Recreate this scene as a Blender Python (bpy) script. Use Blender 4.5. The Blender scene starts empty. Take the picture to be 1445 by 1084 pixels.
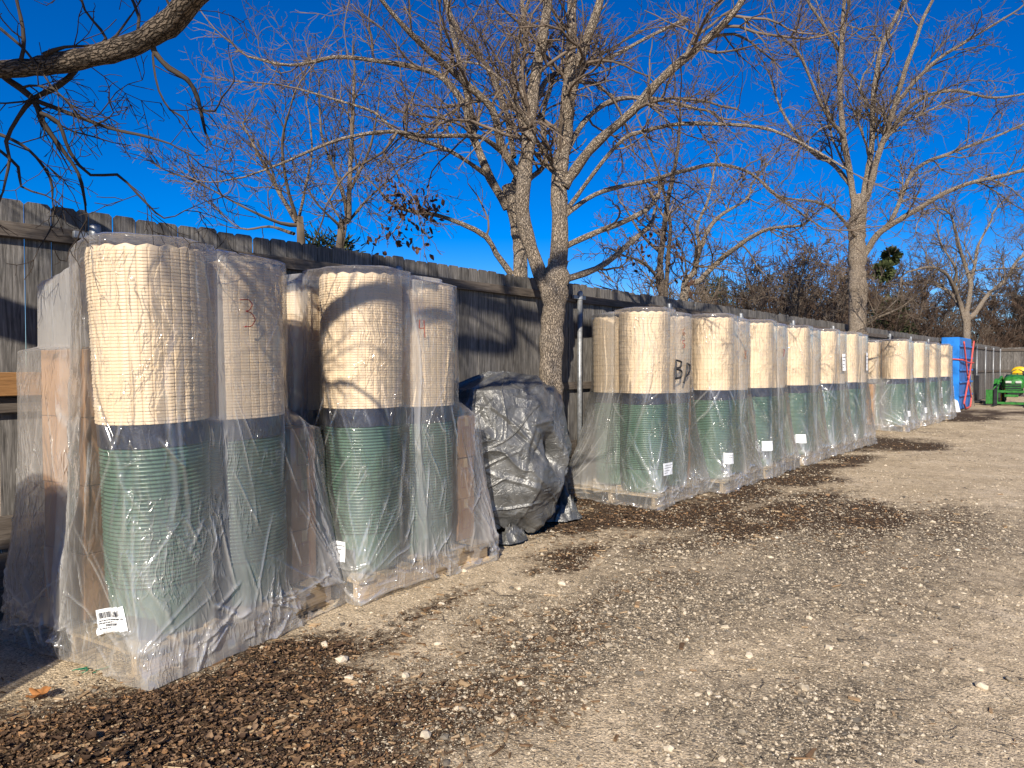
import bpy, bmesh, math, random
import numpy as np
from mathutils import Vector, Matrix
S = bpy.context.scene
C = S.collection
R = math.radians
rng = np.random.default_rng(7)
random.seed(7)

# ------------------------------------------------------------------ camera
EYE = 1.53
FOC = 1000.0 / 1445.0
PITCH, YAW = R(1.43), R(41.0)
cam_d = bpy.data.cameras.new('camera')
cam = bpy.data.objects.new('camera', cam_d); C.objects.link(cam)
cam.location = (0, 0, EYE)
cam.rotation_euler = (math.pi/2 - PITCH, 0, YAW)
cam_d.sensor_fit = 'HORIZONTAL'; cam_d.sensor_width = 36.0
cam_d.lens = 36.0 * FOC
cam_d.clip_start = 0.05; cam_d.clip_end = 3000
S.camera = cam
CM = Matrix.Rotation(YAW, 3, 'Z') @ Matrix.Rotation(math.pi/2 - PITCH, 3, 'X')
CMn = np.array(CM)
def ray(px, py):
    return CMn @ np.array([(px-722.5)/1000.0, (542.0-py)/1000.0, -1.0])
def at(px, py, depth):                      # survey point -> world, at a distance
    return np.array([0, 0, EYE]) + ray(px, py)*depth
def on_ground(px, py, z=0.0):
    d = ray(px, py); return np.array([0, 0, EYE]) + d*((z-EYE)/d[2])
def on_plane_x(px, py, x):
    d = ray(px, py); return np.array([0, 0, EYE]) + d*(x/d[0])

# ------------------------------------------------------------------ objects
def link(o, parent=None):
    C.objects.link(o)
    if parent is not None: o.parent = parent
    return o
def tag(o, label=None, cat=None, group=None, kind=None):
    if label: o['label'] = label
    if cat: o['category'] = cat
    if group: o['group'] = group
    if kind: o['kind'] = kind
    return o
def thing(name, label, cat, loc=(0,0,0), rz=0.0, group=None):
    o = bpy.data.objects.new(name, None); o.empty_display_size = 0.2
    C.objects.link(o); o.location = loc; o.rotation_euler = (0, 0, rz)
    return tag(o, label, cat, group)
def copy_tree(o, parent=None):
    c = o.copy(); C.objects.link(c)
    if parent is not None: c.parent = parent
    for ch in list(o.children): copy_tree(ch, c)
    return c

def np_mesh(name, V, quads=None, tris=None, smooth=True, mats=None, fmat=None, attrs=None):
    me = bpy.data.meshes.new(name)
    V = np.ascontiguousarray(V, dtype=np.float32)
    nq = 0 if quads is None else len(quads); nt = 0 if tris is None else len(tris)
    me.vertices.add(len(V)); me.vertices.foreach_set('co', V.ravel())
    loops = []
    if nq: loops.append(np.asarray(quads, dtype=np.int32).ravel())
    if nt: loops.append(np.asarray(tris, dtype=np.int32).ravel())
    loops = np.concatenate(loops)
    me.loops.add(len(loops)); me.loops.foreach_set('vertex_index', loops)
    me.polygons.add(nq+nt)
    st = np.concatenate([np.arange(nq)*4, nq*4+np.arange(nt)*3]).astype(np.int32)
    me.polygons.foreach_set('loop_start', st)
    me.polygons.foreach_set('use_smooth', np.full(nq+nt, smooth, dtype=bool))
    for m in (mats or []): me.materials.append(m)
    if fmat is not None: me.polygons.foreach_set('material_index', np.asarray(fmat, dtype=np.int32))
    for k, a in (attrs or {}).items():
        at_ = me.attributes.new(k, 'FLOAT', 'POINT'); at_.data.foreach_set('value', np.ascontiguousarray(a, dtype=np.float32))
    me.update(calc_edges=True); me.validate(clean_customdata=False)
    return me
def np_obj(name, V, quads=None, tris=None, mat=None, parent=None, smooth=True, **k):
    mats = mat if isinstance(mat, (list, tuple)) else [mat]
    return link(bpy.data.objects.new(name, np_mesh(name, V, quads, tris, smooth, mats, **k)), parent)

class MB:
    """collects shapes for ONE mesh"""
    def __init__(s): s.v = []; s.q = []; s.t = []; s.n = 0; s.qm = []; s.tm = []; s.m = 0
    def add(s, V, q=None, t=None):
        V = np.asarray(V, float)
        s.v.append(V)
        if q is not None and len(q): s.q.append(np.asarray(q)+s.n); s.qm.append(np.full(len(q), s.m))
        if t is not None and len(t): s.t.append(np.asarray(t)+s.n); s.tm.append(np.full(len(t), s.m))
        s.n += len(V); return s
    def box(s, c, h, bev=0.004, rot=None):
        # chamfered box: centre c, half sizes h
        c = np.array(c, float); h = np.array(h, float); b = min(bev, h.min()*0.49)
        V = []; idx = {}
        for sx in (-1, 1):
            for sy in (-1, 1):
                for sz in (-1, 1):
                    sg = np.array([sx, sy, sz])
                    for a in range(3):
                        p = sg*h; p = p - sg*b*(np.arange(3) != a)
                        idx[(sx, sy, sz, a)] = len(V); V.append(p)
        V = np.array(V); q = []; t = []
        for a in range(3):
            b1, b2 = [k for k in range(3) if k != a]
            for sg in (-1, 1):
                def key(u, w, ax):
                    k = [0, 0, 0]; k[a] = sg; k[b1] = u; k[b2] = w; return idx[(*k, ax)]
                f = [key(-1, -1, a), key(1, -1, a), key(1, 1, a), key(-1, 1, a)]
                q.append(f)
            for u in (-1, 1):
                for w in (-1, 1):
                    def kk(x, ax):
                        k = [0, 0, 0]; k[a] = x; k[b1] = u; k[b2] = w; return idx[(*k, ax)]
                    q.append([kk(-1, b1), kk(1, b1), kk(1, b2), kk(-1, b2)])
        for k in {kk[:3] for kk in idx}: t.append([idx[(*k, 0)], idx[(*k, 1)], idx[(*k, 2)]])
        # orient outward
        def fix(f):
            P = V[f]; n = np.cross(P[1]-P[0], P[2]-P[0]); return f if n @ P.mean(0) > 0 else f[::-1]
        q = [fix(f) for f in q]; t = [fix(f) for f in t]
        if rot is not None: V = V @ np.array(rot).T
        return s.add(V+c, q, t)
    def tube(s, pts, rad, sides=8, cap=True):
        pts = np.asarray(pts, float); rad = np.broadcast_to(np.asarray(rad, float), (len(pts),))
        V, q = tube_np(pts[None], rad[None], sides); n0 = s.n; s.add(V, q)
        if cap:
            n = len(pts)
            a = list(range(sides))[::-1]; b = [(n-1)*sides+k for k in range(sides)]
            s.t.append(np.array([[a[0], a[i], a[i+1]] for i in range(1, sides-1)]+[[b[0], b[i], b[i+1]] for i in range(1, sides-1)])+n0)
            s.tm.append(np.full(2*(sides-2), s.m))
        return s
    def lathe(s, prof, seg=32, c=(0,0,0), cap=True, axis='z'):
        prof = np.asarray(prof, float); a = np.arange(seg)/seg*2*np.pi
        V = np.stack([prof[:, :1]*np.cos(a), prof[:, :1]*np.sin(a), np.repeat(prof[:, 1:], seg, 1)], -1).reshape(-1, 3)
        if axis == 'x': V = V[:, [2, 0, 1]]
        if axis == 'y': V = V[:, [1, 2, 0]]
        q = grid_quads(len(prof), seg, True); n0 = s.n; s.add(V+np.array(c), q)
        return s
    def build(s, name, mat, parent=None, smooth=False):
        q = np.concatenate(s.q) if s.q else None; t = np.concatenate(s.t) if s.t else None
        fm = np.concatenate([*(s.qm), *(s.tm)])
        return np_obj(name, np.concatenate(s.v), q, t, mat, parent, smooth, fmat=fm)
def grid_quads(nr, nc, wrap):
    i = np.arange(nr-1)[:, None]; j = np.arange(nc if wrap else nc-1)[None]
    j2 = (j+1) % nc
    return np.stack([i*nc+j, i*nc+j2, (i+1)*nc+j2, (i+1)*nc+j], -1).reshape(-1, 4)
def tube_np(P, rad, sides):
    """P (B,n,3), rad (B,n) -> one mesh of B tubes"""
    B, n, _ = P.shape
    T = np.gradient(P, axis=1); T /= np.linalg.norm(T, axis=2, keepdims=True)+1e-9
    m = np.abs(T.mean(1)); ref = np.zeros((B, 3)); ref[np.arange(B), m.argmin(1)] = 1
    U = np.cross(T, ref[:, None]); U /= np.linalg.norm(U, axis=2, keepdims=True)+1e-9
    W = np.cross(T, U)
    a = np.arange(sides)/sides*2*np.pi
    V = P[:, :, None] + rad[:, :, None, None]*(U[:, :, None]*np.cos(a)[:, None]+W[:, :, None]*np.sin(a)[:, None])
    q = grid_quads(n, sides, True)
    Q = (np.arange(B)*n*sides)[:, None, None]+q[None]
    return V.reshape(-1, 3), Q.reshape(-1, 4)

# ------------------------------------------------------------------ numpy noise
def _h(ix, iy, iz, s):
    with np.errstate(over='ignore'):
        h = (ix.astype(np.uint32)*np.uint32(374761393)) ^ (iy.astype(np.uint32)*np.uint32(668265263)) ^ (iz.astype(np.uint32)*np.uint32(2147483647-7919)) ^ np.uint32(s*1274126177 & 0xffffffff)
        h = (h ^ (h >> np.uint32(13)))*np.uint32(1274126177); h = h ^ (h >> np.uint32(16))
        h = h*np.uint32(2246822519); h = h ^ (h >> np.uint32(15))
    return h.astype(np.float64)/4294967295.0
def vn(x, y, z=0.0, s=1):
    x, y, z = np.broadcast_arrays(np.asarray(x, float), np.asarray(y, float), np.asarray(z, float))
    fx, fy, fz = np.floor(x), np.floor(y), np.floor(z); ux, uy, uz = x-fx, y-fy, z-fz
    i, j, k = fx.astype(np.int64), fy.astype(np.int64), fz.astype(np.int64)
    ux, uy, uz = [u*u*u*(u*(u*6-15)+10) for u in (ux, uy, uz)]
    r = 0
    for a in (0, 1):
        for b in (0, 1):
            for c in (0, 1):
                r = r + _h(i+a, j+b, k+c, s)*(ux if a else 1-ux)*(uy if b else 1-uy)*(uz if c else 1-uz)
    return r*2-1
def fbm(x, y, z=0.0, s=1, o=3):
    r = 0; a = 1.0; f = 1.0; t = 0
    for k in range(o):
        r = r+a*vn(np.asarray(x)*f, np.asarray(y)*f, np.asarray(z)*f, s+k*17); t += a; a *= .5; f *= 2.03
    return r/t
def ridge(x, y, z=0.0, s=1): return 1-np.abs(vn(x, y, z, s))
def sstep(a, b, x):
    t = np.clip((x-a)/(b-a), 0, 1); return t*t*(3-2*t)

# ------------------------------------------------------------------ materials
class NT:
    def __init__(s, name):
        s.m = bpy.data.materials.new(name); s.m.use_nodes = True
        s.t = s.m.node_tree; s.t.nodes.clear(); s.out = s.n('ShaderNodeOutputMaterial')
    def n(s, typ, **k):
        nd = s.t.nodes.new(typ)
        for a, b in k.items():
            if a == 'i':
                for kk, v in b.items(): s.put(nd.inputs[kk], v)
            else: setattr(nd, a, b)
        return nd
    def put(s, sock, v):
        if isinstance(v, bpy.types.NodeSocket): s.t.links.new(v, sock)
        elif isinstance(v, bpy.types.Node): s.t.links.new(v.outputs[0], sock)
        else:
            if sock.type == 'RGBA' and len(v) == 3: v = (*v, 1)
            sock.default_value = v
    def coord(s, scale=(1,1,1), kind='Object', rot=(0,0,0)):
        tc = s.n('ShaderNodeTexCoord'); mp = s.n('ShaderNodeMapping')
        s.put(mp.inputs[0], tc.outputs[kind]); mp.inputs['Scale'].default_value = scale; mp.inputs['Rotation'].default_value = rot
        return mp.outputs[0]
    def noise(s, co, scale, detail=4, rough=.55, dist=0.0):
        return s.n('ShaderNodeTexNoise', i={'Vector': co, 'Scale': scale, 'Detail': detail, 'Roughness': rough, 'Distortion': dist}).outputs[0]
    def vor(s, co, scale, feature='F1', out='Distance', rnd=1.0):
        nd = s.n('ShaderNodeTexVoronoi', feature=feature); s.put(nd.inputs['Vector'], co); nd.inputs['Scale'].default_value = scale
        nd.inputs['Randomness'].default_value = rnd
        return nd.outputs[out]
    def ramp(s, f, stops, interp='LINEAR'):
        nd = s.n('ShaderNodeValToRGB'); cr = nd.color_ramp; cr.interpolation = interp
        while len(cr.elements) < len(stops): cr.elements.new(0.5)
        for e, (p, c) in zip(cr.elements, stops):
            e.position = p; e.color = (*c, 1) if not isinstance(c, (int, float)) else (c, c, c, 1)
        s.put(nd.inputs[0], f); return nd.outputs[0]
    def mix(s, f, a, b, mode='MIX'):
        nd = s.n('ShaderNodeMix', data_type='RGBA', blend_type=mode)
        s.put(nd.inputs[0], f); s.put(nd.inputs[6], a); s.put(nd.inputs[7], b); return nd.outputs[2]
    def math(s, op, a, b=0.0, c=None):
        nd = s.n('ShaderNodeMath', operation=op); s.put(nd.inputs[0], a); s.put(nd.inputs[1], b)
        if c is not None: s.put(nd.inputs[2], c)
        return nd.outputs[0]
    def rng(s, v, a, b, c, d):
        nd = s.n('ShaderNodeMapRange'); 
        for k, x in zip(('Value', 'From Min', 'From Max', 'To Min', 'To Max'), (v, a, b, c, d)): s.put(nd.inputs[k], x)
        return nd.outputs[0]
    def bump(s, h, strength=.5, dist=.01, normal=None):
        nd = s.n('ShaderNodeBump', i={'Height': h, 'Strength': strength, 'Distance': dist})
        if normal is not None: s.put(nd.inputs['Normal'], normal)
        return nd.outputs[0]
    def attr(s, name, out='Fac'):
        return s.n('ShaderNodeAttribute', attribute_name=name).outputs[out]
    def island(s): return s.n('ShaderNodeNewGeometry').outputs['Random Per Island']
    def objrand(s): return s.n('ShaderNodeObjectInfo').outputs['Random']
    def bsdf(s, color, rough=.7, normal=None, **k):
        nd = s.n('ShaderNodeBsdfPrincipled'); s.put(nd.inputs['Base Color'], color); s.put(nd.inputs['Roughness'], rough)
        if normal is not None: s.put(nd.inputs['Normal'], normal)
        for a, b in k.items(): s.put(nd.inputs[a.replace('_', ' ')], b)
        return nd.outputs[0]
    def done(s, sh): s.t.links.new(sh, s.out.inputs['Surface']); return s.m

def mat_plain(name, col, rough=.5, var=.12, nscale=8, bump=.15, metallic=0.0, spec=.5, bscale=60):
    t = NT(name); co = t.coord()
    n = t.noise(co, nscale, 5); dark = tuple(c*(1-var*2) for c in col); lite = tuple(min(1, c*(1+var)) for c in col)
    c = t.ramp(n, [(.25, dark), (.75, lite)])
    b = t.bump(t.noise(co, bscale, 3), bump, .004)
    return t.done(t.bsdf(c, t.rng(n, .2, .8, rough*.85, min(1, rough*1.2)), b, Metallic=metallic, Specular_IOR_Level=spec))

def wood(name, dark, mid, lite, grain_axis=2, rough=.85, per_island=True, stretch=14, gs=5.0):
    t = NT(name); sc = [stretch]*3; sc[grain_axis] = 1.0
    tc = t.n('ShaderNodeTexCoord').outputs['Object']
    off = t.n('ShaderNodeVectorMath', operation='MULTIPLY_ADD')
    isl = t.island() if per_island else t.objrand()
    cb = t.n('ShaderNodeCombineXYZ', i={'X': isl, 'Y': isl, 'Z': isl})
    t.put(off.inputs[0], cb.outputs[0]); off.inputs[1].default_value = (37, 51, 23); t.put(off.inputs[2], tc)
    mp = t.n('ShaderNodeMapping'); t.put(mp.inputs[0], off.outputs[0]); mp.inputs['Scale'].default_value = sc
    g = t.noise(mp.outputs[0], gs, 8, .62, .6); big = t.noise(off.outputs[0], 2.2, 3)
    fine = t.noise(mp.outputs[0], gs*4, 4, .6)
    c = t.ramp(g, [(.28, dark), (.5, mid), (.72, lite)])
    tint = t.ramp(t.math('ADD', t.math('MULTIPLY', isl, .55), t.math('MULTIPLY', big, .45)), [(.2, (.62, .60, .58)), (.55, (.92, .9, .88)), (.85, (1.2, 1.16, 1.12))])
    c = t.mix(1.0, c, tint, 'MULTIPLY')
    kn = t.vor(off.outputs[0], 3.1); c = t.mix(t.rng(kn, .03, .07, .75, 0), c, tuple(x*.45 for x in dark))
    b = t.bump(t.math('ADD', g, t.math('MULTIPLY', fine, .5)), .55, .006)
    return t.done(t.bsdf(c, rough, b, Specular_IOR_Level=.25))

def bark(name, dark, lite, scale=10, patch=None):
    """furrows run along each limb: coordinates are wrapped round the limb"""
    t = NT(name)
    cb = t.n('ShaderNodeCombineXYZ', i={'X': t.attr('wrap_x'), 'Y': t.attr('wrap_y'), 'Z': t.attr('wrap_z')}).outputs[0]
    mp = t.n('ShaderNodeMapping'); t.put(mp.inputs[0], cb); mp.inputs['Scale'].default_value = (1, 1, .26); co = mp.outputs[0]
    wn = t.n('ShaderNodeTexNoise', i={'Vector': cb, 'Scale': 22.0, 'Detail': 3})
    wv = t.n('ShaderNodeVectorMath', operation='MULTIPLY_ADD', i={0: wn.outputs[1], 1: (.03, .03, .03), 2: co}).outputs[0]
    cr = t.vor(wv, scale, 'DISTANCE_TO_EDGE'); n = t.noise(co, scale*2.6, 6, .65); big = t.noise(cb, 3, 3)
    h = t.math('ADD', t.math('MULTIPLY', t.rng(cr, 0, .22, 0, 1), .62), t.math('MULTIPLY', n, .62))
    c = t.ramp(h, [(.28, dark), (.58, tuple(a*.45+b*.55 for a, b in zip(dark, lite))), (.95, lite)])
    if patch: c = t.mix(t.rng(big, .5, .68, 0, .55), c, t.mix(1.0, patch, t.ramp(h, [(.3, .35), (.8, 1.2)]), 'MULTIPLY'))
    return t.done(t.bsdf(c, .92, t.bump(h, 1.0, .02), Specular_IOR_Level=.15))

M = {}
M['fence'] = wood('weathered_fence_wood', (.036, .034, .032), (.128, .122, .115), (.25, .24, .228), 2)
M['rail'] = wood('weathered_rail_wood', (.05, .042, .036), (.13, .108, .09), (.2, .175, .15), 1)
M['newwood'] = wood('new_cedar_wood', (.2, .10, .04), (.36, .19, .075), (.46, .26, .11), 1)
M['pallet'] = wood('pallet_wood', (.3, .21, .12), (.52, .4, .25), (.62, .5, .34), 1, per_island=False)
M['bark'] = bark('grey_brown_bark', (.06, .046, .036), (.46, .375, .285), 78, (.36, .31, .26))
M['bark_dark'] = bark('dark_bark', (.03, .023, .018), (.23, .18, .14), 70, (.18, .15, .12))
M['bark_left'] = bark('furrowed_bark', (.014, .011, .009), (.20, .158, .12), 62, (.10, .085, .07))
def twig_mat(name, a, b):
    t = NT(name); c = t.ramp(t.noise(t.coord(), 2.0, 4), [(.3, a), (.7, b)]); return t.done(t.bsdf(c, .85, Specular_IOR_Level=.2))
M['twig'] = twig_mat('twig_bark', (.075, .055, .04), (.21, .16, .12))
M['twig_dark'] = twig_mat('dark_twig_bark', (.02, .015, .012), (.075, .058, .045))
M['twig_pale'] = twig_mat('pale_twig_bark', (.07, .054, .04), (.20, .157, .117))
M['twig_red'] = twig_mat('reddish_twig_bark', (.05, .033, .024), (.135, .09, .062))
M['steel'] = mat_plain('galvanised_steel', (.30, .31, .32), .45, .2, 25, .1, .5)
M['black'] = mat_plain('black_plastic', (.018, .018, .022), .45, .2)
M['rubber'] = mat_plain('tyre_rubber', (.022, .021, .02), .8, .25, 12, .3)

# cream and green nested bins
def cream():
    t = NT('cream_plastic'); co = t.coord(); n = t.noise(co, 5, 4)
    c = t.ramp(n, [(.3, (.67, .52, .345)), (.7, (.73, .575, .395))])
    return t.done(t.bsdf(c, .5, Subsurface_Weight=0.0, Specular_IOR_Level=.4))
M['cream'] = cream()
def green():
    t = NT('green_plastic'); co = t.coord(); n = t.noise(co, 4, 4)
    c = t.ramp(n, [(.3, (.062, .122, .087)), (.7, (.08, .148, .108))])
    return t.done(t.bsdf(c, .33, Specular_IOR_Level=.5))
M['green'] = green()
t = NT('dark_sheet'); co = t.coord()
M['band'] = t.done(t.bsdf(t.ramp(t.noise(co, 6), [(.3, (.012, .015, .026)), (.7, (.03, .035, .055))]), .3, t.bump(t.noise(co, 18, 4), .5, .02)))
t = NT('cardboard'); co = t.coord(); n = t.noise(co, 7, 6); fl = t.noise(t.coord((1, 1, 60)), 4, 2)
M['card'] = t.done(t.bsdf(t.mix(.35, t.ramp(n, [(.3, (.32, .18, .092)), (.7, (.44, .26, .14))]), t.ramp(t.objrand(), [(0, (.26, .145, .078)), (1, (.42, .26, .15))])), .8, t.bump(fl, .2, .003), Specular_IOR_Level=.25))
M['tape'] = mat_plain('packing_tape', (.52, .36, .2), .3, .1)
M['paper'] = mat_plain('label_paper', (.82, .83, .84), .6, .05)
M['ink'] = mat_plain('printed_ink', (.03, .03, .035), .6)
M['redink'] = mat_plain('red_marker', (.30, .035, .022), .5)
M['brownink'] = mat_plain('brown_marker', (.30, .12, .06), .5)
M['blackink'] = mat_plain('black_spray_paint', (.012, .012, .013), .5)

# stretch film: thin and clear where it clings, milky where creased double; haze painted by gap imitates blurred contents behind
def film(name='clear_plastic_film'):
    t = NT(name); co = t.coord()
    warp = t.n('ShaderNodeTexNoise', i={'Vector': co, 'Scale': 1.6, 'Detail': 2})
    wv = t.n('ShaderNodeVectorMath', operation='MULTIPLY_ADD', i={0: warp.outputs[1], 1: (.28, .28, .28), 2: co}).outputs[0]
    def st(scale, rot, sc, det):
        mp = t.n('ShaderNodeMapping'); t.put(mp.inputs[0], wv); mp.inputs['Scale'].default_value = sc; mp.inputs['Rotation'].default_value = rot
        return t.noise(mp.outputs[0], scale, det, .5)
    a = st(15, (0, 0, 0), (1, 1, .07), 2)          # long vertical pulls
    b = st(16, (.45, .3, 0), (1, 1, .10), 2)       # slanted pulls
    def rid(x, w): return t.rng(t.math('ABSOLUTE', t.math('SUBTRACT', x, .5)), 0, w, 1, 0)
    ra = t.math('POWER', rid(a, .06), 2.0); rb = t.math('POWER', rid(b, .045), 2.0)
    mask = t.rng(t.noise(co, 2.6, 3), .50, .66, 0, 1); mask2 = t.rng(t.noise(co, 3.7, 3), .52, .68, 0, 1)
    e = st(30, (.2, .9, .3), (1, 1, .3), 2); re = t.math('POWER', rid(e, .10), 1.5)
    mask3 = t.rng(t.noise(co, 4.6, 2), .50, .62, 0, 1)
    h = t.math('ADD', t.math('MULTIPLY', t.math('ADD', t.math('MULTIPLY', ra, mask), t.math('MULTIPLY', rb, mask2)), .35), t.math('MULTIPLY', a, .45))
    h = t.math('ADD', h, t.math('MULTIPLY', t.math('MULTIPLY', re, mask3), .22))
    nb = t.bump(h, .85, .02)
    cr = t.attr('crease'); sl = t.attr('slack')
    lw = t.n('ShaderNodeLayerWeight', i={'Blend': .27}); t.put(lw.inputs['Normal'], nb)
    edge = t.n('ShaderNodeLayerWeight', i={'Blend': .35}).outputs['Facing']
    hz = t.math('ADD', t.rng(t.noise(co, 1.9, 4), .3, .7, .015, .075), t.math('MULTIPLY', sl, .25))
    hz = t.math('ADD', hz, t.math('MULTIPLY', t.math('MULTIPLY', ra, mask), .22))
    hz = t.math('ADD', hz, t.math('MULTIPLY', t.math('MULTIPLY', rb, mask2), .22))
    hz = t.math('ADD', hz, t.math('MULTIPLY', cr, .52))
    hz = t.math('ADD', hz, t.math('MULTIPLY', t.math('POWER', edge, 2.5), .22))
    hz = t.n('ShaderNodeClamp', i={'Value': hz, 'Max': .8}).outputs[0]
    tr = t.n('ShaderNodeBsdfTransparent', i={'Color': (.975, .975, .975)}).outputs[0]
    di = t.n('ShaderNodeBsdfDiffuse', i={'Color': (.87, .85, .82), 'Normal': nb}).outputs[0]
    tl = t.n('ShaderNodeBsdfTranslucent', i={'Color': (.87, .85, .81), 'Normal': nb}).outputs[0]
    dt = t.n('ShaderNodeMixShader', i={0: .45, 1: di, 2: tl}).outputs[0]
    body = t.n('ShaderNodeMixShader', i={0: hz, 1: tr, 2: dt}).outputs[0]
    g = t.n('ShaderNodeBsdfGlossy', i={'Color': (.95, .96, .98), 'Roughness': t.rng(t.noise(co, 6, 3), .3, .7, .06, .17), 'Normal': nb}).outputs[0]
    fr = t.n('ShaderNodeClamp', i={'Value': t.math('ADD', lw.outputs['Fresnel'], t.math('MULTIPLY', cr, .16)), 'Max': .6}).outputs[0]
    return t.done(t.n('ShaderNodeMixShader', i={0: fr, 1: body, 2: g}).outputs[0])
M['film'] = film()

def tarp():
    t = NT('black_poly_tarp'); co = t.coord()
    w = t.n('ShaderNodeTexNoise', i={'Vector': co, 'Scale': 3.0, 'Detail': 4})
    wv = t.n('ShaderNodeVectorMath', operation='MULTIPLY_ADD', i={0: w.outputs[1], 1: (.4, .4, .4), 2: co}).outputs[0]
    v1 = t.vor(wv, 5, 'DISTANCE_TO_EDGE'); v2 = t.vor(wv, 13, 'DISTANCE_TO_EDGE'); n = t.noise(wv, 30, 5, .65)
    wv1 = t.n('ShaderNodeTexWave', bands_direction='Z', i={'Vector': co, 'Scale': 95.0, 'Distortion': 1.0}).outputs[1]
    h = t.math('ADD', t.math('MULTIPLY', t.rng(v1, 0, .04, 0, 1), .16), t.math('ADD', t.math('MULTIPLY', t.rng(v2, 0, .05, 0, 1), .10), t.math('MULTIPLY', n, .4)))
    b = t.bump(wv1, .1, .002, t.bump(h, .9, .016))
    c = t.ramp(t.noise(wv, 7, 5), [(.3, (.065, .065, .062)), (.7, (.17, .168, .16))])
    return t.done(t.bsdf(c, t.rng(n, .3, .7, .28, .42), b, Metallic=.2, Specular_IOR_Level=.9))
M['tarp'] = tarp()

M['bluep'] = mat_plain('blue_plastic', (.012, .20, .66), .5, .22, 3)
M['blued'] = mat_plain('blue_rib_plastic', (.03, .16, .47), .5, .12, 3)
M['strap'] = mat_plain('red_strap', (.6, .09, .07), .7, .15, 30)
M['whitebag'] = mat_plain('white_plastic_bag', (.75, .76, .78), .5, .1, 9, .5)
M['tgreen'] = mat_plain('tractor_green_paint', (.03, .19, .028), .5, .35, 9)
M['tyellow'] = mat_plain('seat_yellow_vinyl', (.78, .48, .01), .45, .1)
M['lens'] = mat_plain('headlight_lens', (.55, .55, .5), .2, .1)
M['greycord'] = mat_plain('green_cord', (.01, .2, .11), .5)

# ground: tan caliche dust, grey gravel, dark crumbled leaf mould
def ground():
    t = NT('gravel_ground'); co = t.coord()
    lit = t.attr('litter'); gry = t.attr('greyness')
    n1 = t.noise(co, 1.3, 6, .6); n2 = t.noise(co, 9, 6, .65); n3 = t.noise(co, 70, 4, .7)
    v1 = t.n('ShaderNodeTexVoronoi', i={'Vector': co, 'Scale': 55.0}); v2 = t.n('ShaderNodeTexVoronoi', i={'Vector': co, 'Scale': 130.0})
    tan = t.ramp(n1, [(.3, (.42, .34, .232)), (.55, (.57, .468, .33)), (.75, (.65, .55, .41))])
    tan = t.mix(t.rng(n2, .4, .7, 0, .6), tan, (.24, .18, .11))
    cell = t.ramp(v1.outputs['Color'], [(.1, (.3, .29, .28)), (.5, (.9, .87, .82)), (.9, (1.9, 1.75, 1.5))])
    cell2 = t.ramp(v2.outputs['Color'], [(.1, (.4, .38, .36)), (.5, (.95, .94, .92)), (.9, (1.5, 1.43, 1.34))])
    gc = t.mix(1.0, (.20, .172, .134), cell, 'MULTIPLY')
    gf = t.math('MULTIPLY', t.rng(t.math('ADD', gry, t.math('MULTIPLY', t.math('SUBTRACT', n2, .5), .9)), .25, .7, 0, 1), .9)
    c = t.mix(gf, tan, gc)
    c = t.mix(.8, c, t.mix(1.0, c, cell2, 'MULTIPLY'))
    dk = t.ramp(n3, [(.3, (.022, .016, .011)), (.55, (.075, .05, .031)), (.75, (.17, .115, .07))])
    lf = t.rng(t.math('ADD', lit, t.math('MULTIPLY', t.math('SUBTRACT', t.noise(co, 14, 6, .7), .5), 1.3)), .3, .62, 0, 1)
    c = t.mix(lf, c, dk)
    h = t.math('ADD', t.math('MULTIPLY', t.rng(v1.outputs['Distance'], 0, .6, 1, 0), .5), t.math('ADD', t.math('MULTIPLY', t.rng(v2.outputs['Distance'], 0, .6, 1, 0), .3), t.math('ADD', t.math('MULTIPLY', n3, .5), t.math('MULTIPLY', n2, .8))))
    return t.done(t.bsdf(c, .95, t.bump(h, .7, .012), Specular_IOR_Level=.15))
M['ground'] = ground()
t = NT('limestone_pebbles'); isl = t.island()
pc = t.ramp(isl, [(0, (.08, .07, .058)), (.2, (.19, .165, .13)), (.45, (.33, .275, .20)), (.7, (.46, .385, .28)), (.95, (.56, .475, .355)), (1, (.64, .57, .46))])
M['pebble'] = t.done(t.bsdf(t.mix(.3, pc, t.mix(1, pc, t.ramp(t.noise(t.coord(), 60, 3), [(.3, .6), (.7, 1.3)]), 'MULTIPLY')), .9, Specular_IOR_Level=.2))
def leafm(name, stops):
    t = NT(name); isl = t.island(); c = t.ramp(isl, stops)
    c = t.mix(.5, c, t.mix(1, c, t.ramp(t.noise(t.coord(), 45, 4), [(.3, .5), (.7, 1.4)]), 'MULTIPLY'))
    b = t.bsdf(c, .75, Specular_IOR_Level=.25); tl = t.n('ShaderNodeBsdfTranslucent', i={'Color': c}).outputs[0]
    return t.done(t.n('ShaderNodeMixShader', i={0: .18, 1: b, 2: tl}).outputs[0])
M['leaf'] = leafm('dead_leaf', [(0, (.03, .02, .014)), (.3, (.085, .05, .03)), (.6, (.17, .105, .062)), (.85, (.28, .185, .112)), (1, (.36, .19, .08))])
M['chip'] = leafm('wood_chip', [(0, (.10, .06, .033)), (.4, (.28, .17, .09)), (.75, (.45, .31, .175)), (1, (.58, .44, .28))])
M['oleaf'] = leafm('orange_leaf', [(0, (.34, .14, .045)), (1, (.42, .2, .07))])
M['bleaf'] = leafm('clinging_brown_leaf', [(0, (.05, .026, .018)), (1, (.13, .065, .04))])
M['cedar'] = leafm('cedar_foliage', [(0, (.018, .028, .012)), (.5, (.05, .068, .025)), (1, (.10, .115, .045))])
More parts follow.
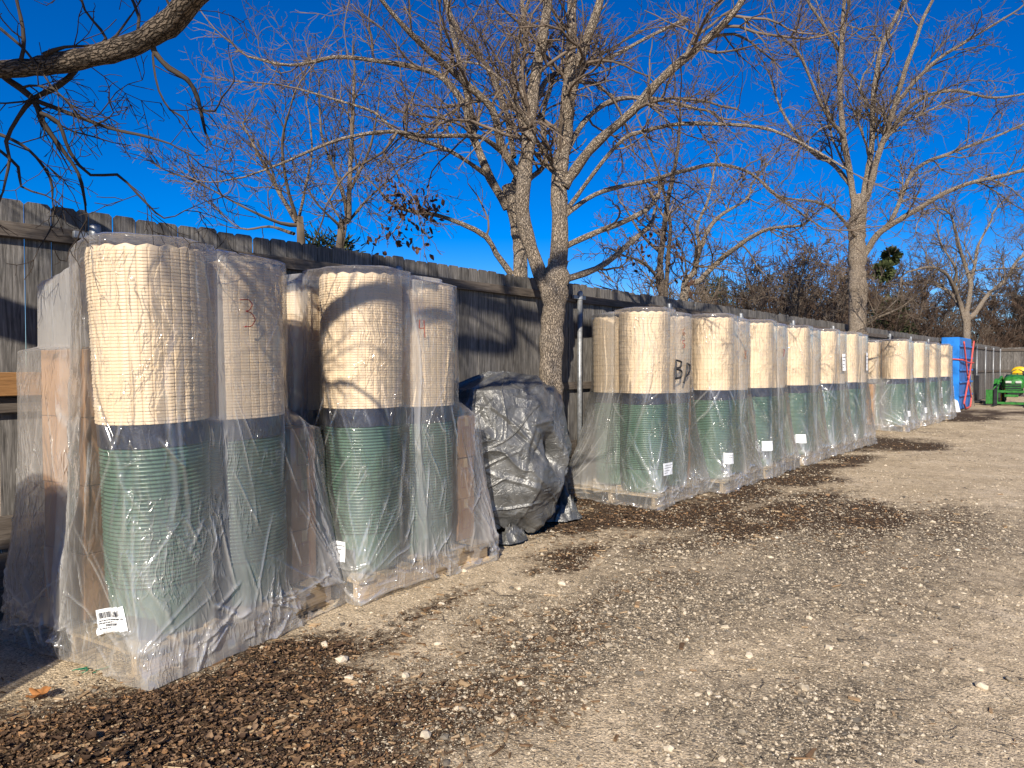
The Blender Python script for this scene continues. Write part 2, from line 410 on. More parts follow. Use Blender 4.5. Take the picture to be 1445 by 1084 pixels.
# ------------------------------------------------------------------ ground
def blobs(spec):
    return [(on_ground(px, py)[:2], ry, rx, s) for px, py, ry, rx, s in spec]
LITTER = blobs([(90, 1070, .55, .55, 1.3), (230, 1020, .5, .45, 1.3), (330, 1075, .5, .5, 1.2), (360, 975, .5, .40, 1.2), (300, 1075, .5, .45, .9), (450, 1020, .55, .45, .95), (560, 1000, .45, .4, .8), (450, 895, .3, .25, 1.1), (410, 925, .3, .25, 1.1), (540, 878, .35, .18, .7), (620, 845, .4, .15, .6), (510, 1070, .4, .4, .8),
    (560, 930, .4, .3, .5), (640, 960, .5, .4, .62), (740, 965, .5, .35, .5), (560, 1050, .4, .35, .45), (870, 738, .8, .35, 1.0), (790, 785, .5, .22, .75),
    (985, 722, 1.0, .32, 1.0), (1090, 728, 1.4, .35, .95), (1220, 728, 1.2, .5, .7), (1310, 740, 1.5, .4, .5), (850, 704, .4, .5, .9), (1055, 693, .6, .3, .8), (1125, 674, .7, .35, 1.1), (1165, 660, .6, .3, .8),
    (1200, 648, .7, .35, .8), (1255, 627, 1.1, .6, 1.2), (1320, 612, 1.2, .4, .5), (1370, 590, 1.6, .7, 1.1), (1420, 582, 2, .8, .7), (930, 770, .7, .3, .6), (860, 860, .8, .35, .45), (690, 890, .6, .3, .5)])
GREY = blobs([(1200, 800, 2.2, 1.1, 1.0), (1010, 850, 1.3, .9, .9), (1110, 1010, .8, .6, .95), (830, 900, 1.0, .55, .9), (1340, 765, 2.4, .9, .8), (700, 855, .7, .3, .6),
    (1000, 765, 1.5, .55, .9), (1290, 950, .7, .5, .55), (640, 1020, .6, .4, .7), (1400, 1000, .5, .4, .4), (1130, 720, 2, .4, .6)])
def field(bl, x, y):
    r = 0
    for c, ry, rx, s in bl:
        r = np.maximum(r, s*np.exp(-(((x-c[0])/rx)**2+((y-c[1])/ry)**2)*.9))
    return r
def litter(x, y):
    f = field([(c, a*1.3, b*1.35, s_) for c, a, b, s_ in LITTER], x+.35*fbm(x*.8, y*.8, 7, 33), y+.5*fbm(x*.8, y*.8, 9, 34))*(1+(.75-.4*sstep(4.6, 3.4, np.hypot(x, y)))*fbm(x*2.2, y*1.6, 0, 31, 4))
    return np.clip(f+.26*sstep(-3.3, -4.2, x)*(y > 3) + .10*fbm(x*.6, y*.6, 5, 37), 0, 1.2)
def grey(x, y):
    return np.clip(.88*field(GREY, x, y)*(1+.6*fbm(x*1.3, y*.8, 0, 41))+.25*fbm(x*.5, y*.35, 3, 43), 0, 1.2)
def hgt(x, y):
    near = sstep(60, 20, np.hypot(x, y))
    h = .022*fbm(x*.45, y*.45, 0, 51)+.012*fbm(x*2.2, y*2.2, 0, 52)
    m = on_ground(150, 1055)
    h = h+.075*np.exp(-(((x-m[0])/.75)**2+((y-m[1]+.1)/.6)**2))*(1+.5*fbm(x*3, y*3, 0, 53))
    return h*near*sstep(-3.45, -3.15, x+.0*y)*1.0 + h*near*.25
xs = np.concatenate([-5.4-np.geomspace(.2, 1500, 26)[::-1], np.arange(-5.4, 3.0, .045), np.arange(3.0, 12, .3), 12+np.geomspace(.4, 1500, 24)])
ys = np.concatenate([-1-np.geomspace(.3, 1500, 20)[::-1], np.arange(-1, 1, .12), np.arange(1, 12, .05), np.arange(12, 26, .12), np.arange(26, 60, .5), 60+np.geomspace(.6, 1500, 24)])
X, Y = np.meshgrid(xs, ys)
gv = np.stack([X.ravel(), Y.ravel(), hgt(X, Y).ravel()], -1)
g = np_obj('ground', gv, grid_quads(len(ys), len(xs), False), None, M['ground'], attrs={'litter': litter(X, Y).ravel(), 'greyness': grey(X, Y).ravel()})
tag(g, 'tan gravel yard with grey stony patches and brown leaf mould', 'ground', kind='structure')

def scatter_polar(n, r0, r1, a0=-50, a1=44, p=1.0):
    r = r0*np.exp(rng.random(n)**p*np.log(r1/r0)); a = YAW - np.radians(rng.uniform(a0, a1, n))
    return -np.sin(a)*r, np.cos(a)*r, r
ICO_V = []; ph = (1+5**.5)/2
for a in (-1, 1):
    for b in (-ph, ph): ICO_V += [(0, a, b), (a, b, 0), (b, 0, a)]
ICO_V = np.array(ICO_V)/np.hypot(1, ph)
bm_ = bmesh.new(); [bm_.verts.new(v) for v in ICO_V]; bmesh.ops.convex_hull(bm_, input=bm_.verts); bm_.verts.index_update()
ICO_F = np.array([[v.index for v in f.verts] for f in bm_.faces]); bm_.free()
def rotz(V, a):
    c, s = np.cos(a)[:, None], np.sin(a)[:, None]
    return np.stack([V[..., 0]*c-V[..., 1]*s, V[..., 0]*s+V[..., 1]*c, V[..., 2]], -1)
def rotx(V, a):
    c, s = np.cos(a)[:, None], np.sin(a)[:, None]
    return np.stack([V[..., 0], V[..., 1]*c-V[..., 2]*s, V[..., 1]*s+V[..., 2]*c], -1)
def pebbles(x, y, size):
    n = len(x)
    V = ICO_V[None]*(1+rng.uniform(-.28, .28, (n, 12, 1)))*rng.uniform(.6, 1.25, (n, 1, 3))*np.array([1, 1, .75])
    V = rotz(rotx(V, rng.uniform(-.5, .5, n)), rng.uniform(0, 6.28, n))*size[:, None, None]
    V = V+np.stack([x, y, hgt(x, y)+size*.18], -1)[:, None]
    return V.reshape(-1, 3), (np.arange(n)*12)[:, None, None]+ICO_F[None]
OCT_V = np.array([(1, 0, 0), (-1, 0, 0), (0, 1, 0), (0, -1, 0), (0, 0, 1), (0, 0, -1)], float)
OCT_F = np.array([(0, 2, 4), (2, 1, 4), (1, 3, 4), (3, 0, 4), (2, 0, 5), (1, 2, 5), (3, 1, 5), (0, 3, 5)])
def rocks(x, y, size, BV, BF):
    n = len(x); k = len(BV)
    V = BV[None]*(1+rng.uniform(-.32, .32, (n, k, 1)))*rng.uniform(.55, 1.3, (n, 1, 3))*np.array([1.1, 1, .7])
    V = rotz(rotx(V, rng.uniform(-.6, .6, n)), rng.uniform(0, 6.28, n))*size[:, None, None]
    V = V+np.stack([x, y, hgt(x, y)+size*rng.uniform(-.15, .25, n)], -1)[:, None]
    return V.reshape(-1, 3), ((np.arange(n)*k)[:, None, None]+BF[None]).reshape(-1, 3)
def density(x, y, gq, lq): return np.clip(.16+.95*gq+.15*lq+.35*fbm(x*1.1, y*1.1, 0, 61)+.2*fbm(x*4, y*4, 0, 62), .05, 1)*(1-.6*sstep(.6, 1.0, lq))
x, y, r = scatter_polar(400000, 2.1, 26)
gq = grey(x, y); lq = litter(x, y); k = (x > -4.9) & (rng.random(len(x)) < density(x, y, gq, lq)*.8); x, y, r = x[k], y[k], r[k]
V1, F1 = rocks(x, y, np.clip(np.exp(rng.normal(np.log(.0034), .38, len(x)))*(r/3)**.62, .0015, .016), OCT_V, OCT_F)
x, y, r = scatter_polar(60000, 2.1, 22)
gq = grey(x, y); lq = litter(x, y); k = (x > -4.9) & (rng.random(len(x)) < density(x, y, gq, lq)*.5); x, y, r = x[k], y[k], r[k]
V2, F2 = rocks(x, y, np.clip(np.exp(rng.normal(np.log(.0062), .42, len(x)))*(r/3)**.45, .002, .022), ICO_V, ICO_F)
tag(np_obj('gravel', np.concatenate([V1, V2]), None, np.concatenate([F1, F2+len(V1)]), M['pebble'], smooth=False), 'loose limestone gravel scattered over the yard', 'gravel', kind='stuff')

# a few bigger stones are things of their own
for k, (px, py, s) in enumerate([(793, 827, .03), (483, 935, .035), (572, 957, .022), (617, 911, .022), (1057, 928, .024), (457, 913, .026), (735, 966, .02), (1385, 968, .03), (493, 960, .022), (600, 1040, .026), (655, 808, .03), (1222, 940, .02)]):
    p = on_ground(px, py)
    V = ICO_V[None]*(1+rng.uniform(-.2, .2, (1, 12, 1)))*np.array([1.15, .9, .7])
    bmx = bmesh.new(); vs = [bmx.verts.new(v*s) for v in V[0]]
    for f in ICO_F: bmx.faces.new([vs[i] for i in f])
    bmesh.ops.subdivide_edges(bmx, edges=bmx.edges, cuts=1, smooth=.6)
    for v in bmx.verts: v.co *= 1+.12*float(vn(v.co.x/s*2, v.co.y/s*2, v.co.z/s*2+k*9, 3))
    me = bpy.data.meshes.new('stone'); bmx.to_mesh(me); bmx.free(); me.materials.append(M['pebble'])
    o = link(bpy.data.objects.new('stone', me)); o.location = (p[0], p[1], float(hgt(p[0], p[1]))+s*.3); o.rotation_euler = (0, 0, k*1.3)
    tag(o, 'pale limestone stone larger than the gravel around it', 'stone', 'larger loose stones on the gravel')

# dead leaves: curled blades
def blades(x, y, z, L, W, curl, tilt):
    n = len(x); u = np.linspace(0, 1, 4); w = np.array([.25, .95, .8, .08])
    V = np.zeros((n, 4, 3, 3))
    ang = curl[:, None]*(u[None]-.5)
    V[..., 0] = (np.sin(ang)/np.maximum(np.abs(curl[:, None]), .05)*np.sign(curl[:, None]+1e-9)*L[:, None])[:, :, None]
    zz = (1-np.cos(ang))/np.maximum(np.abs(curl[:, None]), .05)*L[:, None]
    side = np.array([-1, 0, 1.])
    V[..., 1] = (w[None, :, None]*W[:, None, None])*side*rng.uniform(.7, 1.15, (n, 4, 3))
    V[..., 2] = zz[:, :, None]+np.abs(side)*W[:, None, None]*rng.uniform(-.3, .8, (n, 1, 1))
    V = V.reshape(n, 12, 3)
    V = rotz(rotx(V, tilt), rng.uniform(0, 6.28, n))
    V = V+np.stack([x, y, z], -1)[:, None]
    q = grid_quads(4, 3, False)
    return V.reshape(-1, 3), ((np.arange(n)*12)[:, None, None]+q[None]).reshape(-1, 4)
def chips(x, y, z, L, W):
    n = len(x); b = np.array([[sx, sy, sz] for sx in (-1, 1) for sy in (-1, 1) for sz in (-1, 1)], float)
    V = b[None]*np.stack([L, W, W*.4], -1)[:, None]*rng.uniform(.6, 1.2, (n, 8, 1))
    V = rotz(rotx(V, rng.uniform(-.5, .5, n)), rng.uniform(0, 6.28, n))+np.stack([x, y, z], -1)[:, None]
    q = np.array([[0, 1, 3, 2], [4, 6, 7, 5], [0, 4, 5, 1], [2, 3, 7, 6], [0, 2, 6, 4], [1, 5, 7, 3]])
    return V.reshape(-1, 3), ((np.arange(n)*8)[:, None, None]+q[None]).reshape(-1, 4)
x, y, r = scatter_polar(480000, 2.0, 16, -52, 40)
lq = litter(x, y); k = (x > -4.9) & (rng.random(len(x)) < np.clip((lq-.26)*.8, 0, .7))
x, y, r, lq = x[k], y[k], r[k], lq[k]; k = rng.permutation(len(x))[:60000]; x, y, r, lq = x[k], y[k], r[k], lq[k]
n = len(x); L = np.clip(np.exp(rng.normal(np.log(.0165), .5, n)), .007, .06)*np.clip(lq+.15, .5, 1)
V, F = blades(x, y, hgt(x, y)+rng.uniform(0, .03, n)*np.clip(lq-.3, 0, 1), L, L*rng.uniform(.13, .34, n), rng.uniform(-2.8, 3.0, n), rng.uniform(-1, 1, n))
tag(np_obj('leaf_litter', V, F, None, M['leaf'], smooth=True), 'crumpled brown dead leaves heaped beside the nearest pallets', 'leaf litter', kind='stuff')
x, y, r = scatter_polar(110000, 2.0, 16, -50, 40)
lq = litter(x, y); k = (x > -4.9) & (rng.random(len(x)) < np.clip(lq*.35-.04, .006, .3)); x, y, r = x[k], y[k], r[k]; n = len(x)
L = np.clip(np.exp(rng.normal(np.log(.013), .5, n)), .006, .045)
V, F = chips(x, y, hgt(x, y)+.006, L, L*rng.uniform(.14, .34, n))
tag(np_obj('wood_chips', V, F, None, M['chip'], smooth=False), 'pale wood chips and bark shreds among the leaf litter', 'wood chips', kind='stuff')
# fallen twigs
x, y, r = scatter_polar(900, 2.4, 22, -45, 40); k = x > -4.6; x, y, r = x[k], y[k], r[k]; n = len(x)
a = rng.uniform(0, 6.28, n); L = np.clip(np.exp(rng.normal(np.log(.07), .5, n)), .03, .25)*(r/4)**.3; u = np.linspace(-.5, .5, 5)
wob = rng.normal(0, .05, (n, 5))
P = np.stack([x[:, None]+np.cos(a)[:, None]*u*L[:, None]-np.sin(a)[:, None]*wob*L[:, None], y[:, None]+np.sin(a)[:, None]*u*L[:, None]+np.cos(a)[:, None]*wob*L[:, None], np.zeros((n, 5))], -1)
P[..., 2] = hgt(P[..., 0], P[..., 1])+.004+.01*rng.random((n, 5))
V, Q = tube_np(P, np.repeat(rng.uniform(.0008, .0017, n)[:, None], 5, 1)*((r/4)**.4)[:, None], 4)
tag(np_obj('fallen_twigs', V, Q, None, M['twig_dark'], smooth=False), 'thin dark twigs fallen on the gravel', 'twigs', kind='stuff')

# single oak leaf and bit of green cord by the nearest pallet
def lobed_leaf(name, loc, s, rz, mat, label):
    o_ = []; nlobe = 7
    for k in range(57):
        a = k/57*2*math.pi; rr = (.62+.38*abs(math.cos(a*nlobe/2)))*(1-.25*math.cos(a))*(1+.1*math.sin(5*a))
        o_.append((rr*math.cos(a), rr*math.sin(a)*.8))
    o_ = np.array(o_); V = [(0, 0, 0)]
    for f in (.5, 1.0):
        for p in o_: V.append((p[0]*f, p[1]*f, .35*f*f*(p[0]**2)*.8+.3*abs(p[1]*f)+.08*math.sin(p[0]*9)))
    V = np.array(V)*s; tr = [[0, 1+k, 1+(k+1) % 57] for k in range(57)]; q = [[1+k, 58+k, 58+(k+1) % 57, 1+(k+1) % 57] for k in range(57)]
    ob = np_obj(name, V, np.array(q), np.array(tr), mat, smooth=True); ob.location = loc; ob.rotation_euler = (.15, -.3, rz)
    return tag(ob, label, 'leaf')
p = on_ground(60, 990); lobed_leaf('oak_leaf', (p[0], p[1], .035), .058, .6, M['oleaf'], 'large curled orange brown leaf on the bare patch beside the nearest wrapped pallet')
p = on_ground(114, 954); mb = MB()
for k in range(5):
    a = k*1.1; pts = [(p[0]+.09*math.cos(a+t*2.2)*t-.03*k*.4, p[1]+.05*math.sin(a+t*3)*t+.02*k, .012+.015*math.sin(t*3+k)) for t in np.linspace(.1, 1, 9)]
    mb.tube(pts, .0022, 5)
tag(mb.build('green_cord', M['greycord'], smooth=True), 'tangle of green plastic cord on the ground left of the nearest pallet', 'cord')

# ------------------------------------------------------------------ fences
FX = -5.0; FH = 2.515
def pickets(axis, u0, u1, face, top, seed):
    r_ = np.random.default_rng(seed); mb = MB(); u = u0
    while u < u1-.02:
        w = min(r_.choice([.138, .140, .142]), u1-u)-.006; h = top+r_.normal(0, .007); t = .016; e = .017; d = r_.normal(0, .0025); tl = r_.normal(0, .0025)
        pr = np.array([(0, .04), (w, .04), (w+tl, h-e), (w-e+tl, h), (e+tl, h), (tl, h-e)])
        V = [(face+d, u+a, z) for a, z in pr]+[(face+d-t, u+a, z) for a, z in pr]
        V = np.array(V)
        if axis == 'x': V = np.stack([V[:, 1], -V[:, 0], V[:, 2]], -1)
        q = [[i, (i+1) % 6, (i+1) % 6+6, i+6] for i in range(6)]
        q = [f[::-1] for f in q] + [[0, 1, 2, 5], [5, 2, 3, 4], [11, 8, 7, 6], [10, 9, 8, 11]]
        mb.add(V, q); u += w+.006
    return mb
fence = thing('board_fence', 'weathered grey dog-eared board fence running along behind the wrapped pallets', 'fence', (FX, 0, 0))
posts_y = [1.66+2.46*k+(.30 if k == 2 else 0) for k in range(-2, 18)]
edges = [y_ for y_ in posts_y]+[44.0]
for a, b in zip(edges[:-1], edges[1:]):
    pickets('y', a, b, 0.0, FH, int(a*10)+100).build('picket_panel', M['fence'], fence)
for a, b in zip(edges[:-1], edges[1:]):
    for z in (2.335, 1.30):
        MB().box((.022, (a+b)/2, z), (.021, (b-a)/2-.002, .045), .004).build('rail', M['rail'], fence)
    if b < 14:
        for z in (.12, .33, .55):
            MB().box((.012, (a+b)/2, z), (.011, (b-a)/2-.002, .098), .003).build('kick_board', M['rail'], fence)
MB().box((.066, .2, 1.425), (.02, 1.55, .07), .005).build('new_rail_board', M['newwood'], fence)['label'] = 'fresh orange brown cedar board screwed across the fence'
def fence_post(parent, loc, full):
    mb = MB(); mb.lathe([(0, 0.0), (.030, 0.0), (.030, 2.395), (0, 2.395)], 14)
    p_ = mb.build('post', M['steel'], parent, True); p_.location = loc
    c = MB().lathe([(.033, 2.34), (.034, 2.36), (.034, 2.40), (.028, 2.418), (0, 2.424)], 14).build('post_cap', M['steel'], p_, True)
    b = MB().box((-.012, -.075, 2.345), (.016, .045, .022), .003); b.box((-.012, .075, 2.345), (.016, .045, .022), .003)
    b.lathe([(.0345, 2.32), (.0355, 2.325), (.0355, 2.365), (.0345, 2.37)], 14).build('rail_bracket', M['steel'], p_)
    return p_
for y_ in posts_y: fence_post(fence, (.085, y_, 0), True)
fence2 = thing('board_fence', 'grey board fence closing the far end of the yard behind the green tractor', 'fence', (0, 44.0, 0))
ex = [-4.95+2.46*k for k in range(0, 12)]
for a, b in zip(ex[:-1], ex[1:]):
    pickets('x', a, b, 0.0, FH-.03, int(a*10)+900).build('picket_panel', M['fence'], fence2)
    for z in (2.36, 1.30):
        MB().box(((a+b)/2, -.022, z), ((b-a)/2-.002, .021, .06), .004).build('rail', M['rail'], fence2)
for a in ex[1:]:
    fence_post(fence2, (a, -.09, 0), True).rotation_euler = (0, 0, math.pi/2)
# ------------------------------------------------------------------ wrapped pallets
PH = .138                                                  # pallet deck height
def pallet_proto():
    root = thing('wooden_pallet', 'x', 'pallet')
    for k in range(7):
        y_ = -.60+k*.2
        MB().box((0, y_, PH-.0095), (.58, .07 if k in (0, 6) else .047, .0088), .002).build('deck_board', M['pallet'], root)
    for x_ in (-.53, 0, .53):
        MB().box((x_, 0, .074), (.02, .66, .0535), .003).build('stringer', M['pallet'], root)
        MB().box((x_, 0, .0105), (.045, .66, .0088), .002).build('bottom_board', M['pallet'], root)
    return root

def green_mesh():
    pr = [(0, .002), (.235, .002), (.243, .02)]
    for z in np.linspace(.04, .25, 6): pr.append((.244+.012*z/.25, z))
    z = .265; p = .0205; D = .010
    for k in range(36):
        j = .0012*math.sin(k*2.3)
        pr += [(.250+j, z), (.2625+j, z+p*.18), (.2655+j, z+p*.45), (.2625+j, z+p*.72), (.251+j, z+p*.93)]; z += p
    pr += [(.255, 1.015), (0, 1.016)]
    return MB().lathe(pr, 72), pr
def band_mesh():
    a = np.arange(96)/96*2*np.pi; V = []
    zz = np.linspace(.985, 1.135, 9)
    for z in zz:
        r_ = .268+.004*vn(np.cos(a)*5, np.sin(a)*5, z*14, 5)
        V.append(np.stack([r_*np.cos(a), r_*np.sin(a), np.full(96, z)+.004*vn(np.cos(a)*4, np.sin(a)*4, 0, 8)], -1))
    return MB().add(np.concatenate(V), grid_quads(9, 96, True))
NF = 34
def cream_mesh():
    seg = NF*8; a = np.arange(seg)/seg*2*np.pi; rows = 52; p = .0170; z0 = 1.105
    fl = np.abs(((a/(2*np.pi)*NF) % 1)*2-1)               # 1 at valleys .. 0 ridge
    rid = 1-fl; groove = sstep(.90, 1.0, fl)
    V = []
    def ring(r_, z): V.append(np.stack([r_*np.cos(a), r_*np.sin(a), np.broadcast_to(z, a.shape)], -1))
    for k in range(rows):
        z = z0+k*p; t = k/rows; R0 = .272+.010*t
        cell = np.floor(a/(2*np.pi)*NF); alt = ((cell+0) % 2)
        lip = .0013+.0022*rid*(.3+.7*alt)
        base = R0-.0032*groove+.0010*rid+.0015*math.sin(k*1.7)
        ring(base-.001, z+.0005); ring(base+lip, z+.003*(1-.4*rid)); ring(base+lip*.9, z+p*.42); ring(base+lip*.15, z+p*.93)
    zt = z0+rows*p; R0 = .281
    ring(R0-.004*groove, zt); ring(R0-.002, zt+.006)
    tri = np.abs(((a/(2*np.pi)*NF/2) % 1)*2-1)
    ring(R0-.006, zt+.008+.013*tri); ring(R0-.030, zt+.010+.015*tri); ring(R0-.06, zt-.02); ring(.02, zt-.03)
    n = len(V); return MB().add(np.concatenate(V), grid_quads(n, seg, True))
def column_proto():
    root = thing('bin_stack', 'x', 'bin stack')
    a = green_mesh()[0].build('green_bin_tier', M['green'], root, True)
    b = band_mesh().build('dark_sheet_band', M['band'], root, True)
    c = cream_mesh().build('cream_bin_tier', M['cream'], root, False)
    for p_ in c.data.polygons: p_.use_smooth = False
    return root
def carton_mesh(h):
    mb = MB(); mb.box((0, 0, h[2]), h, .004)
    o = mb.build('cardboard_carton', M['card'])
    t = MB(); t.box((0, 0, h[2]*2+.0004), (h[0]*.985, .022, .0006), .0002); t.box((h[0]+.0006, 0, h[2]*1.75), (.0006, .022, h[2]*.22), .0002)
    t.build('packing_tape', M['tape'], o)
    w, z0, z1 = h[1]*.45, h[2]*.55, h[2]*1.45               # printed frame on the end panel
    f = MB()
    f.box((h[0]+.0007, 0, z0), (.0005, w, .003), .0001); f.box((h[0]+.0007, 0, z1), (.0005, w, .003), .0001)
    f.box((h[0]+.0007, -w, (z0+z1)/2), (.0005, .003, (z1-z0)/2), .0001); f.box((h[0]+.0007, w, (z0+z1)/2), (.0005, .003, (z1-z0)/2), .0001)
    f.build('printed_frame', M['brownink'], o)
    return o

def ray_items(items, th, z):
    """radius of the contents themselves along each direction at height z"""
    c, sn = np.cos(th), np.sin(th); out = np.zeros(len(th))
    for it in items:
        if it[4 if it[0] == 'c' else 5] < z or (it[0] == 'c' and it[3] < .1): continue
        if it[0] == 'c':
            _, x, y, r_, _t = it; b = x*c+y*sn; d = r_*r_-(x*x+y*y-b*b); v = np.where(d > 0, b+np.sqrt(np.maximum(d, 0)), 0)
        else:
            _, x, y, hx, hy, _t = it
            with np.errstate(divide='ignore'):
                t1 = np.stack([(x-hx)/c, (x+hx)/c]); t2 = np.stack([(y-hy)/sn, (y+hy)/sn])
            t0 = np.maximum(t1.min(0), t2.min(0)); t3 = np.minimum(t1.max(0), t2.max(0)); v = np.where(t3 > t0, t3, 0)
        out = np.maximum(out, v)
    return out
class Cover:
    """film draped over what stands on a pallet; local axes of the pallet"""
    def __init__(s, items, NT=200, NZ=100, seed=1, amp=1.0, flare=.035, lift=.03, holes=(), milk=1.0):
        rg = np.random.default_rng(seed+900)
        n0, z0 = 180, 90
        th = np.arange(n0)/n0*2*np.pi; c, sn = np.cos(th), np.sin(th)
        H = []; tops = []
        for it in items:
            if it[0] == 'c': _, x, y, r_, top = it; H.append(x*c+y*sn+r_)
            else: _, x, y, hx, hy, top = it; H.append(x*c+y*sn+hx*np.abs(c)+hy*np.abs(sn))
            tops.append(top)
        H = np.array(H)+.012; tops = np.array(tops); ztop = tops.max(); tops = np.where(tops > ztop-.09, ztop, tops)
        lev = np.linspace(0, 1, z0); zz = ztop*lev
        env = np.zeros((z0, n0)); tight = np.zeros((z0, n0))
        zw = min(1.26, ztop*.6)
        def drape(pts, zq, ex):
            best = {}
            for t_, h_ in pts: best[t_] = max(best.get(t_, -9), h_)
            hull = []
            for q_ in sorted(best.items()):
                while len(hull) >= 2 and (hull[-1][1]-hull[-2][1])*(q_[0]-hull[-2][0]) <= (q_[1]-hull[-2][1])*(hull[-1][0]-hull[-2][0]): hull.pop()
                hull.append(q_)
            hz = np.array(hull); k = np.clip(np.searchsorted(hz[:, 0], zq, side='right')-1, 0, len(hz)-2)
            t_ = np.clip((zq-hz[k, 0])/(hz[k+1, 0]-hz[k, 0]), 0, 1)
            return hz[k, 1]+(hz[k+1, 1]-hz[k, 1])*np.where(hz[k+1, 1] < hz[k, 1], t_**ex, t_)
        lo = zz <= zw
        for j in range(n0):
            hw = H[tops > zw, j].max()+.008
            env[lo, j] = drape([(0.0, max(H[tops <= .2, j].max(), 0)+flare), (zw, hw)]+[(t_, h_) for t_, h_ in zip(tops, H[:, j]) if t_ < zw], zz[lo], .86)
            env[~lo, j] = drape([(zw, hw)]+[(t_, h_) for t_, h_ in zip(tops, H[:, j]) if t_ > zw], zz[~lo], .8)
        for i in range(z0): tight[i] = H[tops >= zz[i]-1e-6].max(0)
        sup = np.maximum(env, tight)
        cosd = np.cos(th[:, None]-th[None]); cosd = np.where(cosd > .06, cosd, np.nan)
        R0 = np.stack([np.nanmin(sup[i][None]/cosd, axis=1) for i in range(z0)])
        G0 = np.stack([ray_items(items, th, z) for z in zz])
        gap0 = R0-G0
        # between two stacks the film dips in a little
        R0 = R0-np.clip(gap0-.06, 0, .5)*.22*sstep(.3, .9, zz)[:, None]
        s.NT, s.NZ, s.ztop = NT, NZ, ztop
        th = np.arange(NT)/NT*2*np.pi; lev = np.linspace(0, 1, NZ); zz = ztop*lev; s.zz = zz
        def up(F):
            u = np.arange(NT)/NT*n0; j = np.floor(u).astype(int); fu = (u-j)[None]; v = lev*(z0-1); i = np.minimum(np.floor(v).astype(int), z0-2); fv = (v-i)[:, None]
            a_, b_ = F[i][:, j % n0], F[i][:, (j+1) % n0]; c_, d_ = F[i+1][:, j % n0], F[i+1][:, (j+1) % n0]
            return (a_*(1-fu)+b_*fu)*(1-fv)+(c_*(1-fu)+d_*fu)*fv
        Rr = up(R0); slack = milk*np.clip((up(gap0)-.035)/.22, 0, 1)  # painted haze grows with the gap, imitating contents blurred through the film
        A = np.repeat(th[None], NZ, 0); Z = np.repeat(zz[:, None], NT, 1); ca, sa = np.cos(A)*.7, np.sin(A)*.7
        low = sstep(.42, .04, Z); mid = sstep(1.45, .95, Z)
        big = fbm(ca*2.4, sa*2.4, Z*1.1, seed+5)
        # straight creases: s = arc length on a .75 m drum, z = height
        per = 2*np.pi*.75; Sx = A*.75; da = per/NT; dz = ztop/NZ; wmin = max(da, dz)*1.15
        cre = np.zeros_like(Z); dsp = np.zeros_like(Z)
        def crease(s0, z0_, ang, ln, w, a, hz_):
            ds = (Sx-s0+per/2) % per-per/2; dz_ = Z-z0_; ux, uz = math.sin(ang), math.cos(ang)
            t_ = ds*ux+dz_*uz; d_ = np.abs(ds*uz-dz_*ux+.03*np.sin(t_*5+s0*9)*ln); w_ = max(w, wmin)
            m = (np.abs(t_) < ln/2) & (d_ < w_*2.2)
            tp = np.clip(1-(2*t_[m]/ln)**2, 0, 1)**.7; pf = np.clip(1-d_[m]/w_, 0, 1); pf = pf*pf*(3-2*pf)
            dsp[m] += a*tp*pf; cre[m] = np.maximum(cre[m], hz_*tp*np.clip(1-d_[m]/(w_*.75), 0, 1))
        dens = (NT/420)**.5
        for _ in range(int(16*dens)): crease(rg.uniform(0, per), rg.uniform(.6, 1.7), rg.normal(0, .12), rg.uniform(.8, 1.9), rg.uniform(.012, .04), rg.uniform(.006, .016), rg.uniform(.05, .5))
        for _ in range(int(120*dens)): crease(rg.uniform(0, per), rg.uniform(.05, 1.25)**1.0, rg.normal(0, .42), rg.uniform(.12, .6), rg.uniform(.006, .016), rg.uniform(.004, .011), rg.uniform(.2, .85))
        for _ in range(int(45*dens)): crease(rg.uniform(0, per), rg.uniform(1.2, ztop), rg.normal(0, .22), rg.uniform(.12, .5), rg.uniform(.006, .012), rg.uniform(.002, .006), rg.uniform(.1, .5))
        for _ in range(int(110*dens)): crease(rg.uniform(0, per), rg.uniform(.0, .24), rg.choice([rg.normal(0, .5), rg.normal(1.5, .3)]), rg.uniform(.08, .3), rg.uniform(.006, .02), rg.uniform(.006, .016), rg.uniform(.3, .9))
        for q_ in range(4):                                  # pulls fanning up from the hem corners
            sc_ = math.atan2((-.68, .68, .68, -.68)[q_], (.6, .6, -.6, -.6)[q_])*.75
            for _ in range(int(9*dens)):
                an = rg.normal(0, .55); ln = rg.uniform(.25, .8); crease(sc_+math.sin(an)*ln/2, .12+math.cos(an)*ln/2, an, ln, rg.uniform(.006, .014), rg.uniform(.005, .012), rg.uniform(.3, .8))
        disp = amp*(.013*big+dsp+low*.018*(ridge(ca*9, sa*9, Z*5, seed+6)**2-.4)+.012*mid*(ridge(ca*5, sa*5, Z*.8, seed+2)**3-.25))
        s.Rr = np.maximum(Rr+disp, Rr-.010)
        s.crease = np.clip(cre+.28*low, 0, 1); s.slack = slack
        zb = np.maximum(0.004, lift*(.5+.9*vn(np.cos(th)*3.2, np.sin(th)*3.2, 0, seed+7)+.35*vn(np.cos(th)*13, np.sin(th)*13, 0, seed+7)))
        s.Zg = zb[None]+(ztop-zb[None])*lev[:, None]
        cols = [(it[1], it[2], it[3], it[4]) for it in items if it[0] == 'c' and it[4] > ztop-.25 and it[3] > .1]
        V = [np.stack([s.Rr*np.cos(A), s.Rr*np.sin(A), s.Zg], -1).reshape(-1, 3)]
        NR = 18; top = s.Rr[-1]
